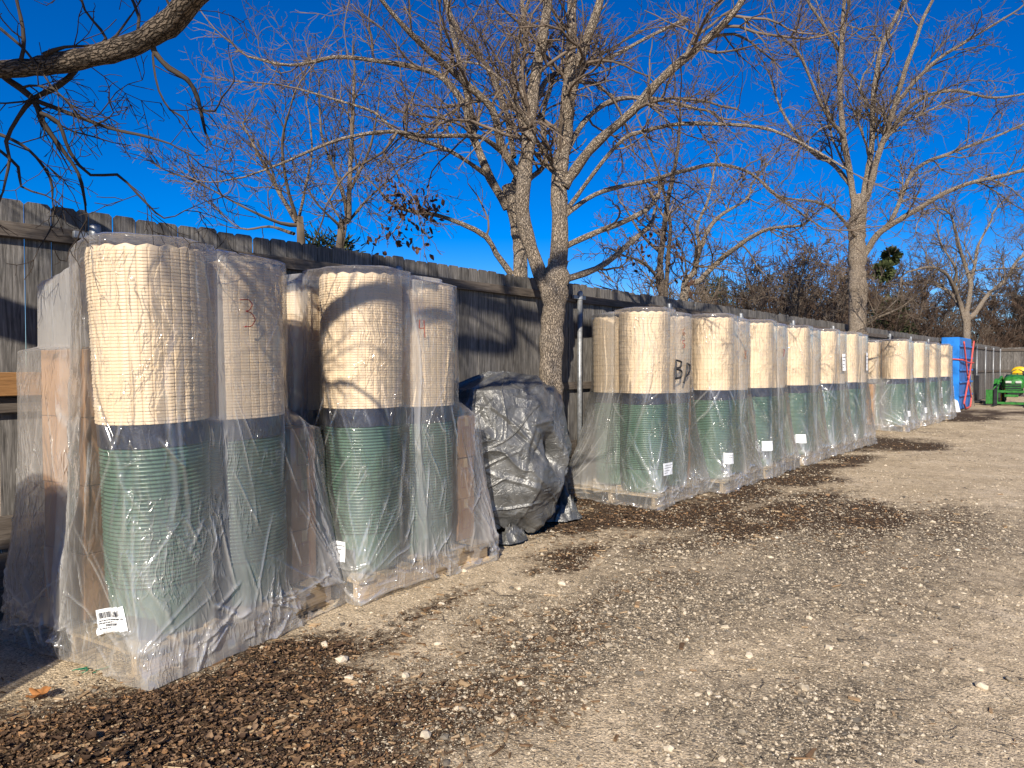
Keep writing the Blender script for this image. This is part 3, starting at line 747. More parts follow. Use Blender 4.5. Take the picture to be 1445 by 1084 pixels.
        for k in range(1, NR+1):
            f = 1-k/NR; f = f if k < NR else .004
            x, y = top*f*np.cos(th), top*f*np.sin(th)
            dd = np.min([np.maximum(np.hypot(x-cx, y-cy)-cr*.93, 0)+(ztop-tp)*.9 for cx, cy, cr, tp in cols], 0)
            z = ztop+.014-np.minimum(dd*.55, .16)+.008*fbm(x*6, y*6, 0, seed+11)
            V.append(np.stack([x, y, z], -1))
        s.V = np.concatenate(V); n = NZ+NR
        Q = grid_quads(n, NT, True)
        if holes:
            mid_ = s.V[Q].mean(1); kill = np.zeros(len(Q), bool)
            for hx, hy, hz, rr_ in holes:
                d = np.linalg.norm((mid_-np.array([hx, hy, hz]))*np.array([1, 1, 1.5]), axis=1)
                kill |= d < rr_*(1+.5*vn(mid_[:, 0]*25, mid_[:, 1]*25, mid_[:, 2]*25, seed+20))
            Q = Q[~kill]
        s.Q = Q; m = NZ*NT
        s.cr = np.zeros(len(s.V)); s.cr[:m] = s.crease.ravel(); s.cr[m:] = .10+.3*np.clip(ridge(s.V[m:, 0]*9, s.V[m:, 1]*9, 0, seed+12), 0, 1)**4
        s.sl = np.zeros(len(s.V)); s.sl[:m] = slack.ravel(); s.sl[m:] = .25
    def build(s, mat): return np_obj('plastic_cover', s.V, s.Q, None, mat, None, True, attrs={'crease': s.cr, 'slack': s.sl})
    def surf(s, ph, z, off=.004):
        ph = np.asarray(ph, float); z = np.asarray(z, float)
        u = (ph % (2*np.pi))/(2*np.pi)*s.NT; j = np.floor(u).astype(int) % s.NT; fu = u-np.floor(u)
        v = np.clip(z/s.ztop*(s.NZ-1), 0, s.NZ-1.001); i = np.floor(v).astype(int); fv = v-i
        j2 = (j+1) % s.NT
        r_ = (s.Rr[i, j]*(1-fu)+s.Rr[i, j2]*fu)*(1-fv)+(s.Rr[i+1, j]*(1-fu)+s.Rr[i+1, j2]*fu)*fv+off
        return np.stack([r_*np.cos(ph), r_*np.sin(ph), z], -1)
    def stroke(s, mb, pts, ph0, z0, sc, rad, slant=0.0):
        pts = np.array(pts, float)
        m = max(12, 6*len(pts)); t = np.linspace(0, len(pts)-1, m); P = np.stack([np.interp(t, np.arange(len(pts)), pts[:, k]) for k in (0, 1)], 1)
        for _ in range(3): P[1:-1] = (P[:-2]+2*P[1:-1]+P[2:])/4
        r0 = float(np.hypot(*s.surf(ph0, z0)[:2]))
        Q = s.surf(ph0+(P[:, 0]+slant*P[:, 1])*sc/r0, z0+P[:, 1]*sc, .0035)
        mb.tube(Q, rad, 6)
GL = {'3': [[(-.3, .45), (.05, .5), (.25, .32), (.1, .08), (-.1, .05), (.2, .0), (.38, -.25), (.2, -.5), (-.15, -.55), (-.05, -.5)]],
      '4': [[(-.25, .5), (-.3, .0), (.05, .02)], [(.05, .5), (.12, -.55)]],
      '5': [[(.3, .5), (-.2, .5), (-.25, .1), (.1, .12), (.28, -.15), (.05, -.5), (-.25, -.42)]],
      '6': [[(.25, .5), (-.15, .25), (-.25, -.2), (0, -.5), (.25, -.25), (.05, 0), (-.2, -.15)]],
      '7': [[(-.28, .48), (.3, .5), (.0, -.1), (-.1, -.52)]],
      '8': [[(.2, .4), (-.1, .5), (-.2, .25), (.2, -.2), (.05, -.5), (-.22, -.3), (.15, .15), (.2, .4)]],
      'B': [[(-.3, .5), (-.28, -.55)], [(-.3, .5), (.25, .42), (.2, .1), (-.25, .02), (.35, -.1), (.3, -.5), (-.3, -.55)]],
      'D': [[(-.1, .55), (-.15, -.1), (-.35, -.6)], [(-.15, .5), (.3, .45), (.35, .05), (.0, -.2), (-.2, -.18)]]}
def mark(cov, co, ch, ph0, z0, size, rad, mat, slant=0.0):
    mb = MB()
    for st in GL[ch]: cov.stroke(mb, st, ph0, z0, size, rad, slant)
    return mb.build('handwritten_mark', mat, co, True)
def ship_label(cov, co, ph0, z0, w=.15, h=.10, tilt=0.0, bars=False):
    r0 = float(np.hypot(*cov.surf(ph0, z0)[:2])); nx, nz = 11, 7
    def pos(u, v, off):
        a, b = u*w, v*h; a, b = a*math.cos(tilt)-b*math.sin(tilt), a*math.sin(tilt)+b*math.cos(tilt)
        return cov.surf(ph0+a/r0, z0+b, off)
    V = np.array([pos(u, v, .009) for v in np.linspace(-.5, .5, nz) for u in np.linspace(-.5, .5, nx)])
    lb = np_obj('shipping_label', V, grid_quads(nz, nx, False), None, M['paper'], co, True)
    mb = MB(); r_ = np.random.default_rng(int(z0*1000))
    def strip(u0, u1, v0, v1):
        k = max(2, int((u1-u0)*12)+2); us = np.linspace(u0, u1, k)
        mb.add(np.array([pos(u, v, .0115) for v in (v0, v1) for u in us]), grid_quads(2, k, False))
    u = -.42
    while bars and u < .38:
        b = r_.choice([.008, .014, .022]); strip(u, u+b, .12, .36); u += b+r_.choice([.01, .018, .028])
    for v, l in ((.02, .8), (-.08, .55), (-.30, .35)) if bars else ((.30, .84), (.10, .62), (-.12, .5), (-.30, .25)):
        u = -.42
        while u < -.42+l:
            b = r_.uniform(.03, .1); strip(u, u+b, v-.022, v+.022); u += b+.025
    u = -.2
    while bars and u < .2: b = r_.choice([.01, .018]); strip(u, u+b, -.24, -.14); u += b+.016
    mb.build('printed_lines', M['ink'], lb)
    return lb

PAL = pallet_proto(); COL = column_proto(); CARTON = {}
used = {'p': False, 'c': False}
def world(loc, rz, x, y): c, s_ = math.cos(rz), math.sin(rz); return (loc[0]+x*c-y*s_, loc[1]+x*s_+y*c)
def wrapped(loc, rz, cols, boxes, who, ghosts=(), res=(200, 100), seed=1, marks=(), labels=(), ly=1.0, cover_label=None, holes=(), amp=1.0, lift=.03, flare=.035, film_mat=None, lean=0.0, milk=1.0):
    """who = short phrase that singles this pallet out"""
    loc = (loc[0], loc[1], 0)
    p = PAL if not used['p'] else copy_tree(PAL); used['p'] = True
    p.location = loc; p.rotation_euler = (0, 0, rz)
    tag(p, f'wood pallet under {who}', 'pallet', 'wooden pallets in the row along the fence')
    items = [('b', 0, 0, .60, .68, PH+.012)]
    for k, (x, y, top, txt) in enumerate(cols):
        o = COL if not used['c'] else copy_tree(COL); used['c'] = True
        sc = (top-PH)/(2.030)
        w = world(loc, rz, x, y); o.location = (*w, PH+.001); o.rotation_euler = Vector((0, 0, 1)).rotation_difference(Vector((math.sin(rz)*lean, -math.cos(rz)*lean, 1))).to_euler() if lean else (0, 0, rz+k*1.7+seed); o.scale = (1, 1, sc)
        tag(o, txt, 'bin stack', 'wrapped stacks of cream over green bins')
        items += [('c', x, y-lean*1.9, .288, top+.012), ('c', x, y-lean*1.05, .285, PH+1.1), ('c', x, y, .268, PH+.3)]
    for (x, y, h, n, txt) in boxes:
        if h not in CARTON: CARTON[h] = (carton_mesh(h), False)
        z = PH+.001
        for k in range(n):
            src, u = CARTON[h]
            o = copy_tree(src) if u else src; CARTON[h] = (src, True)
            w = world(loc, rz, x+random.uniform(-.008, .008), y+random.uniform(-.006, .006)); o.location = (*w, z); o.rotation_euler = (0, 0, rz+random.uniform(-.02, .02))
            z += h[2]*2+.001
            lv = ['bottom', 'second', 'third', 'fourth', 'fifth', 'sixth'][k] if k < n-1 or n == 1 else 'topmost'
            tag(o, f'brown carton, {lv} of {txt}' if n > 1 else f'brown carton, {txt}', 'carton', 'brown cartons stacked on the pallets')
        items.append(('b', x, y, h[0]+.01, h[1]+.01, z))
    items += list(ghosts)
    cv = Cover(items, res[0], res[1], seed, amp, flare, lift, holes, milk)
    o = cv.build(film_mat or M['film']); o.location = loc; o.rotation_euler = (0, 0, rz)
    tag(o, cover_label, 'plastic cover', 'clear plastic covers over the pallets')
    for m in marks: mark(cv, o, *m)
    for l in labels: ship_label(cv, o, *l)
    return cv, o

W1 = 'the nearest load, marked 3'
wrapped((-4.29, 1.92), R(11), [(.28, -.335, 2.165, 'bin stack nearest the camera, front left of the load marked 3'), (.27, .205, 2.15, 'right bin stack of the nearest load, behind the red 3')],
    [(.16, .60, (.22, .105, .165), 3, 'the narrow stack at the right end of the nearest load'), (-.26, -.33, (.21, .23, .185), 4, 'the wide stack at the left rear of the nearest load')],
    W1, ghosts=[('c', -.50, -.62, .04, 2.00), ('c', -.50, -.64, .06, .25), ('c', .68, -.66, .03, .06)], res=(640, 300), seed=3, lean=.034, milk=1.55,
    marks=[('3', R(-1), 1.83, .15, .0026, M['redink'])], labels=[(R(-58), .30, .2, .115, .30, True)],
    cover_label='clear plastic cover marked with a red 3, draped over the nearest load', holes=[(.62, -.60, .10, .075), (.66, .42, .10, .11), (.66, .30, .07, .07)], amp=1.1, flare=.03)
W2 = 'the second load, marked 4'
wrapped((-4.34, 3.416), R(3), [(.27, -.36, 2.175, 'front left bin stack of the load marked 4, half shaded by the nearest load'), (.24, .21, 2.15, 'front right bin stack of the load marked 4'), (-.34, -.40, 2.12, 'shaded bin stack at the back left of the load marked 4')],
    [(.16, .60, (.22, .105, .165), 3, 'the narrow stack at the right end of the load marked 4')],
    W2, res=(560, 260), seed=11, lean=.008, milk=1.4, marks=[('4', R(-4), 1.80, .12, .0026, M['redink'])], labels=[(R(-58), .33, .10, .13, 0)],
    cover_label='clear plastic cover marked with a red 4, draped over the second load', holes=[(.66, .3, .10, .09), (.66, .52, .09, .07), (.66, .05, .06, .06)])
def load(loc, rz, who, sd, cover, marks=(), labels=(), res=(260, 120), boxes=True, left_cols=True, top=2.15, **k):
    cols = [(.27, -.35, top, f'front left bin stack of {who}'), (.27, .22, top-.02, f'front right bin stack of {who}')]
    if left_cols: cols.append((*k.pop('rear', (-.24, -.06)), top-.02, f'rear left bin stack of {who}'))
    bx = [(.16, .59, (.22, .105, .165), 3, f'far-end stack of {who}')] if boxes else []
    bx += k.pop('extra', [])
    k.setdefault('lean', ((sd*37) % 11-5)*.003)
    return wrapped(loc, rz, cols, bx, who, res=res, seed=sd, marks=marks, labels=labels, cover_label=cover, **k)
load((-4.40, 7.33), R(4), 'the load sprayed BD', 21, 'clear plastic cover sprayed with the black letters BD, right of the tarp-covered machine',
    marks=[('6', R(2), 1.92, .085, .0035, M['brownink']), ('5', R(2), 1.78, .085, .0035, M['redink']), ('B', R(-8), 1.50, .20, .011, M['blackink'], .12), ('D', R(11), 1.46, .20, .010, M['blackink'], .2)], labels=[(R(-38), .42, .17, .13, -.03)], res=(420, 200))
load((-4.27, 8.70), R(5), 'the load just right of BD', 31, 'clear plastic cover marked with a brown 8, next to the BD cover',
    marks=[('8', R(8), 1.68, .11, .0035, M['brownink'])], labels=[(R(-45), .42, .16, .13, -.05)], res=(340, 160))
load((-4.30, 10.12), R(4), 'the load marked with a small red 7', 41, 'clear plastic cover marked with a small red 7, third past the tarp-covered machine', marks=[('7', R(8), 1.72, .10, .0035, M['redink'])], labels=[(R(-48), .45, .17, .13, 0)])
load((-4.34, 11.75), R(3), 'the fourth load past the tarp', 51, 'clear plastic cover on the fourth load past the tarp-covered machine', labels=[(R(-52), .42, .15, .13, 0)])
load((-4.36, 13.2), R(2), 'the mostly hidden fifth load past the tarp', 61, 'clear plastic cover with a hanging white sheet, fifth past the tarp-covered machine', labels=[(R(8), 1.6, .14, .3, 0)], left_cols=False)
load((-4.36, 14.6), R(0), 'the last load before the gap', 71, 'clear plastic cover on the last load before the gap in the row', labels=[(R(10), 1.62, .10, .34, 0)], boxes=False)
load((-4.50, 19.15), R(3), 'the first load after the gap', 81, 'clear plastic cover on the first load after the gap, cartons showing at its left', labels=[(R(-40), .42, .2, .13, 0)],
     rear=(-.32, -.30), extra=[(-.34, -.72, (.25, .13, .12), 4, 'the left stack of the first load after the gap')], boxes=False)
load((-4.50, 20.95), R(3), 'the second load after the gap', 91, 'clear plastic cover on the second load after the gap', res=(160, 80), labels=[(R(-40), .42, .2, .13, 0)])
load((-4.50, 22.5), R(3), 'the third load after the gap', 101, 'clear plastic cover on the third load after the gap', res=(160, 80), labels=[(R(20), .8, .1, .3, 0)], left_cols=False)
load((-4.45, 23.95), R(3), 'the last load by the blue panels', 111, 'clear plastic cover on the last load of the row, nearest the blue panels', res=(160, 80), labels=[(R(25), .8, .12, .3, 0)], left_cols=False)
# one more wrapped load stands left of the picture; its shadow reaches into it
load((-3.47, -1.02), R(12), 'the load left of the nearest one', 121, 'clear plastic cover on the load left of the nearest one', res=(120, 60), boxes=False, left_cols=False)

# ------------------------------------------------------------------ tarp covered machine
def unit_(v): return v/np.linalg.norm(v)
def tarp_mesh():
    NT_, NZ_ = 500, 270; th = np.arange(NT_)/NT_*2*np.pi
    def half(v):   # v = height fraction -> half depth (x), half width (y), centre shift y
        a = np.interp(v, [0, .12, .35, .65, .88, 1], [.40, .46, .50, .50, .47, .40])
        b = np.interp(v, [0, .10, .30, .60, .85, 1], [.50, .58, .64, .72, .70, .58])
        c = np.interp(v, [0, .2, .6, 1], [-.20, -.13, .0, -.06])
        return a, b, c
    vv = np.linspace(0, 1, NZ_); zt = 1.40; V = []
    ca, sa = np.cos(th), np.sin(th); e = 2/3.4
    sx = np.sign(ca)*np.abs(ca)**e; sy = np.sign(sa)*np.abs(sa)**e
    for v in vv:
        a, b, c = half(v); V.append(np.stack([a*sx, b*sy+c, np.full(NT_, v*zt)], -1))
    a, b, c = half(1.0)
    for k in range(1, 26):
        f = max(1-k/25, .004); V.append(np.stack([a*f*sx, b*f*sy+c*f-.02*(1-f), np.full(NT_, zt+.07*(1-f**2.2))], -1))
    V = np.concatenate(V); x, y, z = V.T
    # pulled taut between high points: flat facets with sharp edges
    rg = np.random.default_rng(123); ctr = np.array([0, 0, .7]); D = V-ctr; rb = np.linalg.norm(D, axis=1); Ud = D/rb[:, None]; rr_ = rb*1.06
    for k_ in range(85):
        i_ = rg.integers(0, NZ_*NT_) if k_ < 70 else rg.integers(NZ_*NT_, len(V)); nn = unit_(Ud[i_]*np.array([1, 1, .45 if k_ < 70 else 1])+rg.normal(0, .20, 3)); pd = (D[i_]@nn)*rg.uniform(.99, 1.04)
        dn = Ud@nn; c_ = np.where(dn > .25, pd/np.maximum(dn, .25), 9); rr_ = np.minimum(rr_, np.maximum(c_, rb*.86))
    V = ctr+Ud*rr_[:, None]; x, y, z = V.T
    n = V-np.array([0, 0, .7]); n /= np.linalg.norm(n, axis=1, keepdims=True)
    w = .35*np.stack([vn(x*3, y*3, z*3, k) for k in (71, 72, 73)], -1)
    fac = lambda f, s, p: ridge((x+w[:, 0])*f, (y+w[:, 1])*f, (z+w[:, 2])*f, s)**p
    d = .030*fbm(x*2.0, y*2.0, z*2.0, 74)+.022*(fac(2.3, 75, 5)-.2)+.008*(fac(5, 76, 5)-.2)
    rg = np.random.default_rng(77)
    aa = np.arctan2(y, x)*.62
    for k_ in range(150):
        s0, z0_, an, ln, w_, am = rg.uniform(-2, 2), rg.uniform(0, 1.4), rg.uniform(0, math.pi), rg.uniform(.2, 1.0), rg.uniform(.010, .035), rg.uniform(.006, .020)*rg.choice([1, 1, -1])
        ds, dz_ = aa-s0, z-z0_; t_ = ds*math.sin(an)+dz_*math.cos(an); d_ = np.abs(ds*math.cos(an)-dz_*math.sin(an)+.02*np.sin(t_*9))
        d = d+am*np.clip(1-d_/w_, 0, 1)*np.clip(1-(2*t_/ln)**2, 0, 1)
    d = d*sstep(-.1, .3, z+.25)
    dent = np.exp(-(((y-.08)*.9+(z-.72)*.45)/.085)**2-(((z-.72)*.9-(y-.08)*.45)/.19)**2)*(x > 0)
    shelf = np.exp(-((y+.12)/.33)**2-((z-.42)/.10)**2)*(x > 0); knob = np.exp(-((y+.22)/.15)**2-((z-.55)/.13)**2)*(x > 0)
    V = V+n*d[:, None]; V[:, 0] += -.20*dent+.05*shelf+.07*knob
    V[:, 2] = np.maximum(V[:, 2], .012)
    q = grid_quads(NZ_+25, NT_, True)
    return V, q
V, q = tarp_mesh()
mach = thing('covered_machine', 'bulky machine hidden under a crumpled black silvery tarp in front of the tree trunk', 'covered machine', (-4.43, 5.02, .02))
np_obj('tarp', V, q, None, M['tarp'], mach, True)
def crumple(name, cx, cy, rx, ry, h, seed, mat, parent=None):
    n = 40; u, v = np.meshgrid(np.linspace(-1, 1, n), np.linspace(-1, 1, n)); rr = np.hypot(u, v)
    k = 1/np.maximum(1, rr/np.maximum(np.abs(u), np.abs(v)).clip(.01)); u2, v2 = u*k, v*k
    rad = np.hypot(u2, v2)
    z = h*np.clip(1-rad**2, 0, 1)**.8*(.35+1.1*ridge(u2*2.5, v2*2.5, 0, seed)**4+.5*fbm(u2*3, v2*3, 0, seed+9))+.03*ridge(u2*6, v2*6, 0, seed+1)*np.clip(1.05-rad, 0, 1)
    V = np.stack([cx+u2*rx*(1+.12*vn(u*3, v*3, 0, seed+2)), cy+v2*ry*(1+.12*vn(u*3, v*3, 1, seed+3)), z+.006], -1).reshape(-1, 3)
    return np_obj(name, V, grid_quads(n, n, False), None, mat, parent, True)
crumple('tarp_tail', .10, .60, .28, .26, .22, 81, M['tarp'], mach)
crumple('tarp_flap', .40, -.42, .13, .20, .09, 85, M['tarp'], mach)

# ------------------------------------------------------------------ blue panels with red straps
bl = thing('blue_panel_stack', 'tall stack of bright blue plastic panels bound with red straps', 'panel stack', (-4.64, 29.55, 0))
BXh, BYh, BZ = .27, 1.22, 2.5
MB().box((0, 0, BZ/2+.03), (BXh, BYh, BZ/2), .02).build('panel', M['bluep'], bl)
MB().box((BXh+.006, 0, BZ/2+.03), (.006, BYh-.05, BZ/2-.04), .003).build('ribbed_face', M['blued'], bl)
for z in (.52, .98, 1.40, 1.82, 2.22):
    MB().box((BXh+.045, 0, z), (.033, BYh-.02, .032), .012).build('rib', M['blued'], bl)
for k in (-.9, .9): MB().box((0, k, .016), (BXh, .06, .014), .003).build('skid', M['pallet'], bl)
def strap(pts, w=.03):
    mb = MB(); pts = np.array(pts); 
    t = np.linspace(0, 1, 14)
    for a, b in zip(pts[:-1], pts[1:]): mb.tube(a+(b-a)*t[:, None], w, 6)
    return mb.build('strap', M['strap'], bl, True)
xf = BXh+.095
strap([(xf, -BYh+.25, 2.38), (xf, -.1, 1.2), (xf, .75, .40), (xf, .55, .08), (xf, -.35, .05), (xf, -.75, .25), (xf, .35, 1.3), (xf, 1.12, 2.45)])
strap([(-.2, -BYh-.02, 1.80), (BXh+.02, -BYh-.02, 1.76), (xf, -BYh+.1, 1.75), (xf, 0, 1.66), (xf, 1.15, 1.66)], .026)
wb = crumple('plastic_bag', 0, 0, .34, .40, .36, 95, M['whitebag']); wb.location = (-4.55, 27.75, 0)
tag(wb, 'crumpled white plastic bundle lying at the foot of the blue panels', 'plastic bundle')

# ------------------------------------------------------------------ compact tractor
tr = thing('tractor', 'small green tractor with a yellow seat and an empty front loader frame', 'tractor', (-3.36, 33.3, 0))
def lofted(sections, mat, name, parent=tr, seg=20, pw=3.2):
    V = []; e = 2/pw; a = np.arange(seg)/seg*2*np.pi
    for y, zc, hw, hh in sections:
        V.append(np.stack([hw*np.sign(np.cos(a))*np.abs(np.cos(a))**e, np.full(seg, y), zc+hh*np.sign(np.sin(a))*np.abs(np.sin(a))**e], -1))
    n = len(V); mb = MB().add(np.concatenate(V), grid_quads(n, seg, True)[:, ::-1])
    mb.t.append(np.array([[0, i, i+1] for i in range(1, seg-1)]+[[(n-1)*seg, (n-1)*seg+i+1, (n-1)*seg+i] for i in range(1, seg-1)])); mb.tm.append(np.zeros(2*(seg-2)))
    return mb.build(name, mat, parent, True)
lofted([(.30, .86, .25, .20), (.34, .88, .30, .26), (.45, .93, .34, .28), (.8, 1.0, .36, .27), (1.25, 1.06, .36, .25), (1.35, 1.05, .33, .22)], M['tgreen'], 'hood')
MB().box((0, .285, .72), (.25, .02, .17), .02).build('grille', M['black'], tr)
mb = MB()
for z in (.60, .68, .76, .84): mb.box((0, .262, z), (.26, .008, .014), .004)
mb.build('grille_bars', M['tgreen'], tr)
for s_ in (-1, 1): MB().box((s_*.16, .285, .98), (.10, .035, .05), .025).build('headlight', M['lens'], tr)
MB().box((0, .9, .55), (.20, .65, .14), .03).build('chassis', M['black'], tr)
def wheel(x, y, r_, w):
    wp = thing('wheel', None, None, (0, 0, 0)); wp.parent = tr; wp.location = (x, y, r_)
    pr = [(r_*.55, -w*.45), (r_*.82, -w*.5), (r_*.97, -w*.42), (r_, -w*.2), (r_, w*.2), (r_*.97, w*.42), (r_*.82, w*.5), (r_*.55, w*.45)]
    mb = MB(); mb.lathe(pr, 36, axis='x')
    for k in range(16):
        a = k/16*2*math.pi
        mb.box((w*.22*(-1)**k, r_*math.cos(a), r_*math.sin(a)), (w*.26, .03, .022), .006, rot=np.array(Matrix.Rotation(a, 3, 'X')))
    mb.build('tyre', M['rubber'], wp, False)
    rm = MB(); rm.lathe([(0, -w*.2), (r_*.25, -w*.22), (r_*.3, -w*.32), (r_*.5, -w*.36), (r_*.56, -w*.44), (r_*.56, w*.44), (r_*.5, w*.36), (r_*.3, w*.32), (r_*.25, w*.22), (0, w*.2)], 28, axis='x')
    rm.build('rim', M['tyellow'], wp, True)
for s_ in (-1, 1):
    wheel(s_*.52, .62, .31, .22); wheel(s_*.60, 2.05, .52, .34)
    f = MB(); a_ = np.linspace(.25, 2.6, 14)
    V = [[(s_*.42, 2.05-.60*math.cos(a), .52+.60*math.sin(a)), (s_*.80, 2.05-.60*math.cos(a), .52+.58*math.sin(a))] for a in a_]
    V = np.array(V).reshape(-1, 3); f.add(V, grid_quads(14, 2, False)); f.add(V-np.array([0, 0, .03]), grid_quads(14, 2, False)[:, ::-1])
    f.build('rear_fender', M['tgreen'], tr, True)
    # loader arm: post, boom bending down to the frame
    am = MB(); P = np.array([(s_*.46, 1.45, .55), (s_*.46, 1.42, 1.05), (s_*.47, 1.05, 1.18), (s_*.48, .45, 1.02), (s_*.50, .0, .62), (s_*.50, -.2, .42)])
    for a, b in zip(P[:-1], P[1:]):
        d = b-a; L = np.linalg.norm(d); ang = math.atan2(d[2], d[1])
        am.box((a+b)/2, (.035, L/2+.03, .055), .01, rot=np.array(Matrix.Rotation(ang, 3, 'X')))
    am.build('loader_arm', M['tgreen'], tr)
    cy = MB(); cy.tube([(s_*.46, 1.3, .6), (s_*.475, .55, .9)], .03, 10); cy.tube([(s_*.475, .5, 1.0), (s_*.49, -.1, .72)], .025, 10)
    cy.build('hydraulic_cylinder', M['black'], tr, True)
    MB().box((s_*.62, -.30, .37), (.20, .03, .30), .012).build('side_plate', M['tgreen'], tr)
    up = MB(); up.box((s_*.50, -.36, .36), (.06, .035, .36), .01); up.box((s_*.50, -.75, .035), (.055, .38, .022), .01)
    up.build('fork', M['black'], tr)
for z in (.12, .60): MB().box((0, -.30, z), (.46, .035, .05), .012).build('cross_bar', M['tgreen'], tr)
MB().box((0, -.28, .43), (.22, .03, .05), .01).build('cross_brace', M['tgreen'], tr)
MB().box((0, 1.75, .78), (.30, .50, .05), .02).build('floor_deck', M['black'], tr)
# seat: cushion and a tall rounded back
lofted([(1.72, 1.02, .24, .06), (1.80, 1.03, .27, .08), (2.15, 1.03, .27, .08), (2.22, 1.04, .25, .06)], M['tyellow'], 'seat_cushion')
sb = lofted([(2.16, 1.30, .20, .26), (2.20, 1.31, .28, .32), (2.29, 1.32, .28, .32), (2.33, 1.32, .21, .27)], M['tyellow'], 'seat_back', pw=2.5)
sw = MB(); a = np.linspace(0, 2*math.pi, 25); sw.tube(np.stack([.19*np.cos(a), 1.52+.08*np.sin(a), 1.34+.16*np.sin(a)], -1), .018, 8, cap=False)
sw.tube([(0, 1.3, 1.1), (0, 1.52, 1.34)], .02, 8); sw.tube([(-.18, 1.52, 1.34), (.18, 1.52, 1.34)], .014, 6); sw.build('steering_wheel', M['black'], tr, True)
rp = MB()
for s_ in (-1, 1): rp.tube([(s_*.52, 2.6, .9), (s_*.52, 2.62, 1.12), (s_*.50, 2.95, 1.24)], .035, 8)
rp.tube([(-.50, 2.95, 1.24), (.50, 2.95, 1.24)], .035, 8); rp.build('roll_bar', M['black'], tr, True)
ex_ = MB(); ex_.tube([(.26, 1.0, 1.2), (.26, 1.0, 1.45)], .03, 10).build('exhaust_pipe', M['black'], tr, True)

tr.scale = (1, 1, .93)
# dark odds and ends against the fence left of the tractor
mt = thing('post_driver', 'slim black implement leaning on the fence left of the tractor', 'implement', (-4.75, 35.0, 0))
mb = MB(); mb.box((0, 0, .06), (.25, .35, .05), .02); mb.box((-.02, .05, .6), (.08, .12, .55), .02); mb.build('frame', M['black'], mt)
MB().tube([(0, -.05, .1), (-.1, 0, 1.45)], .04, 8).build('handle', M['black'], mt, True)
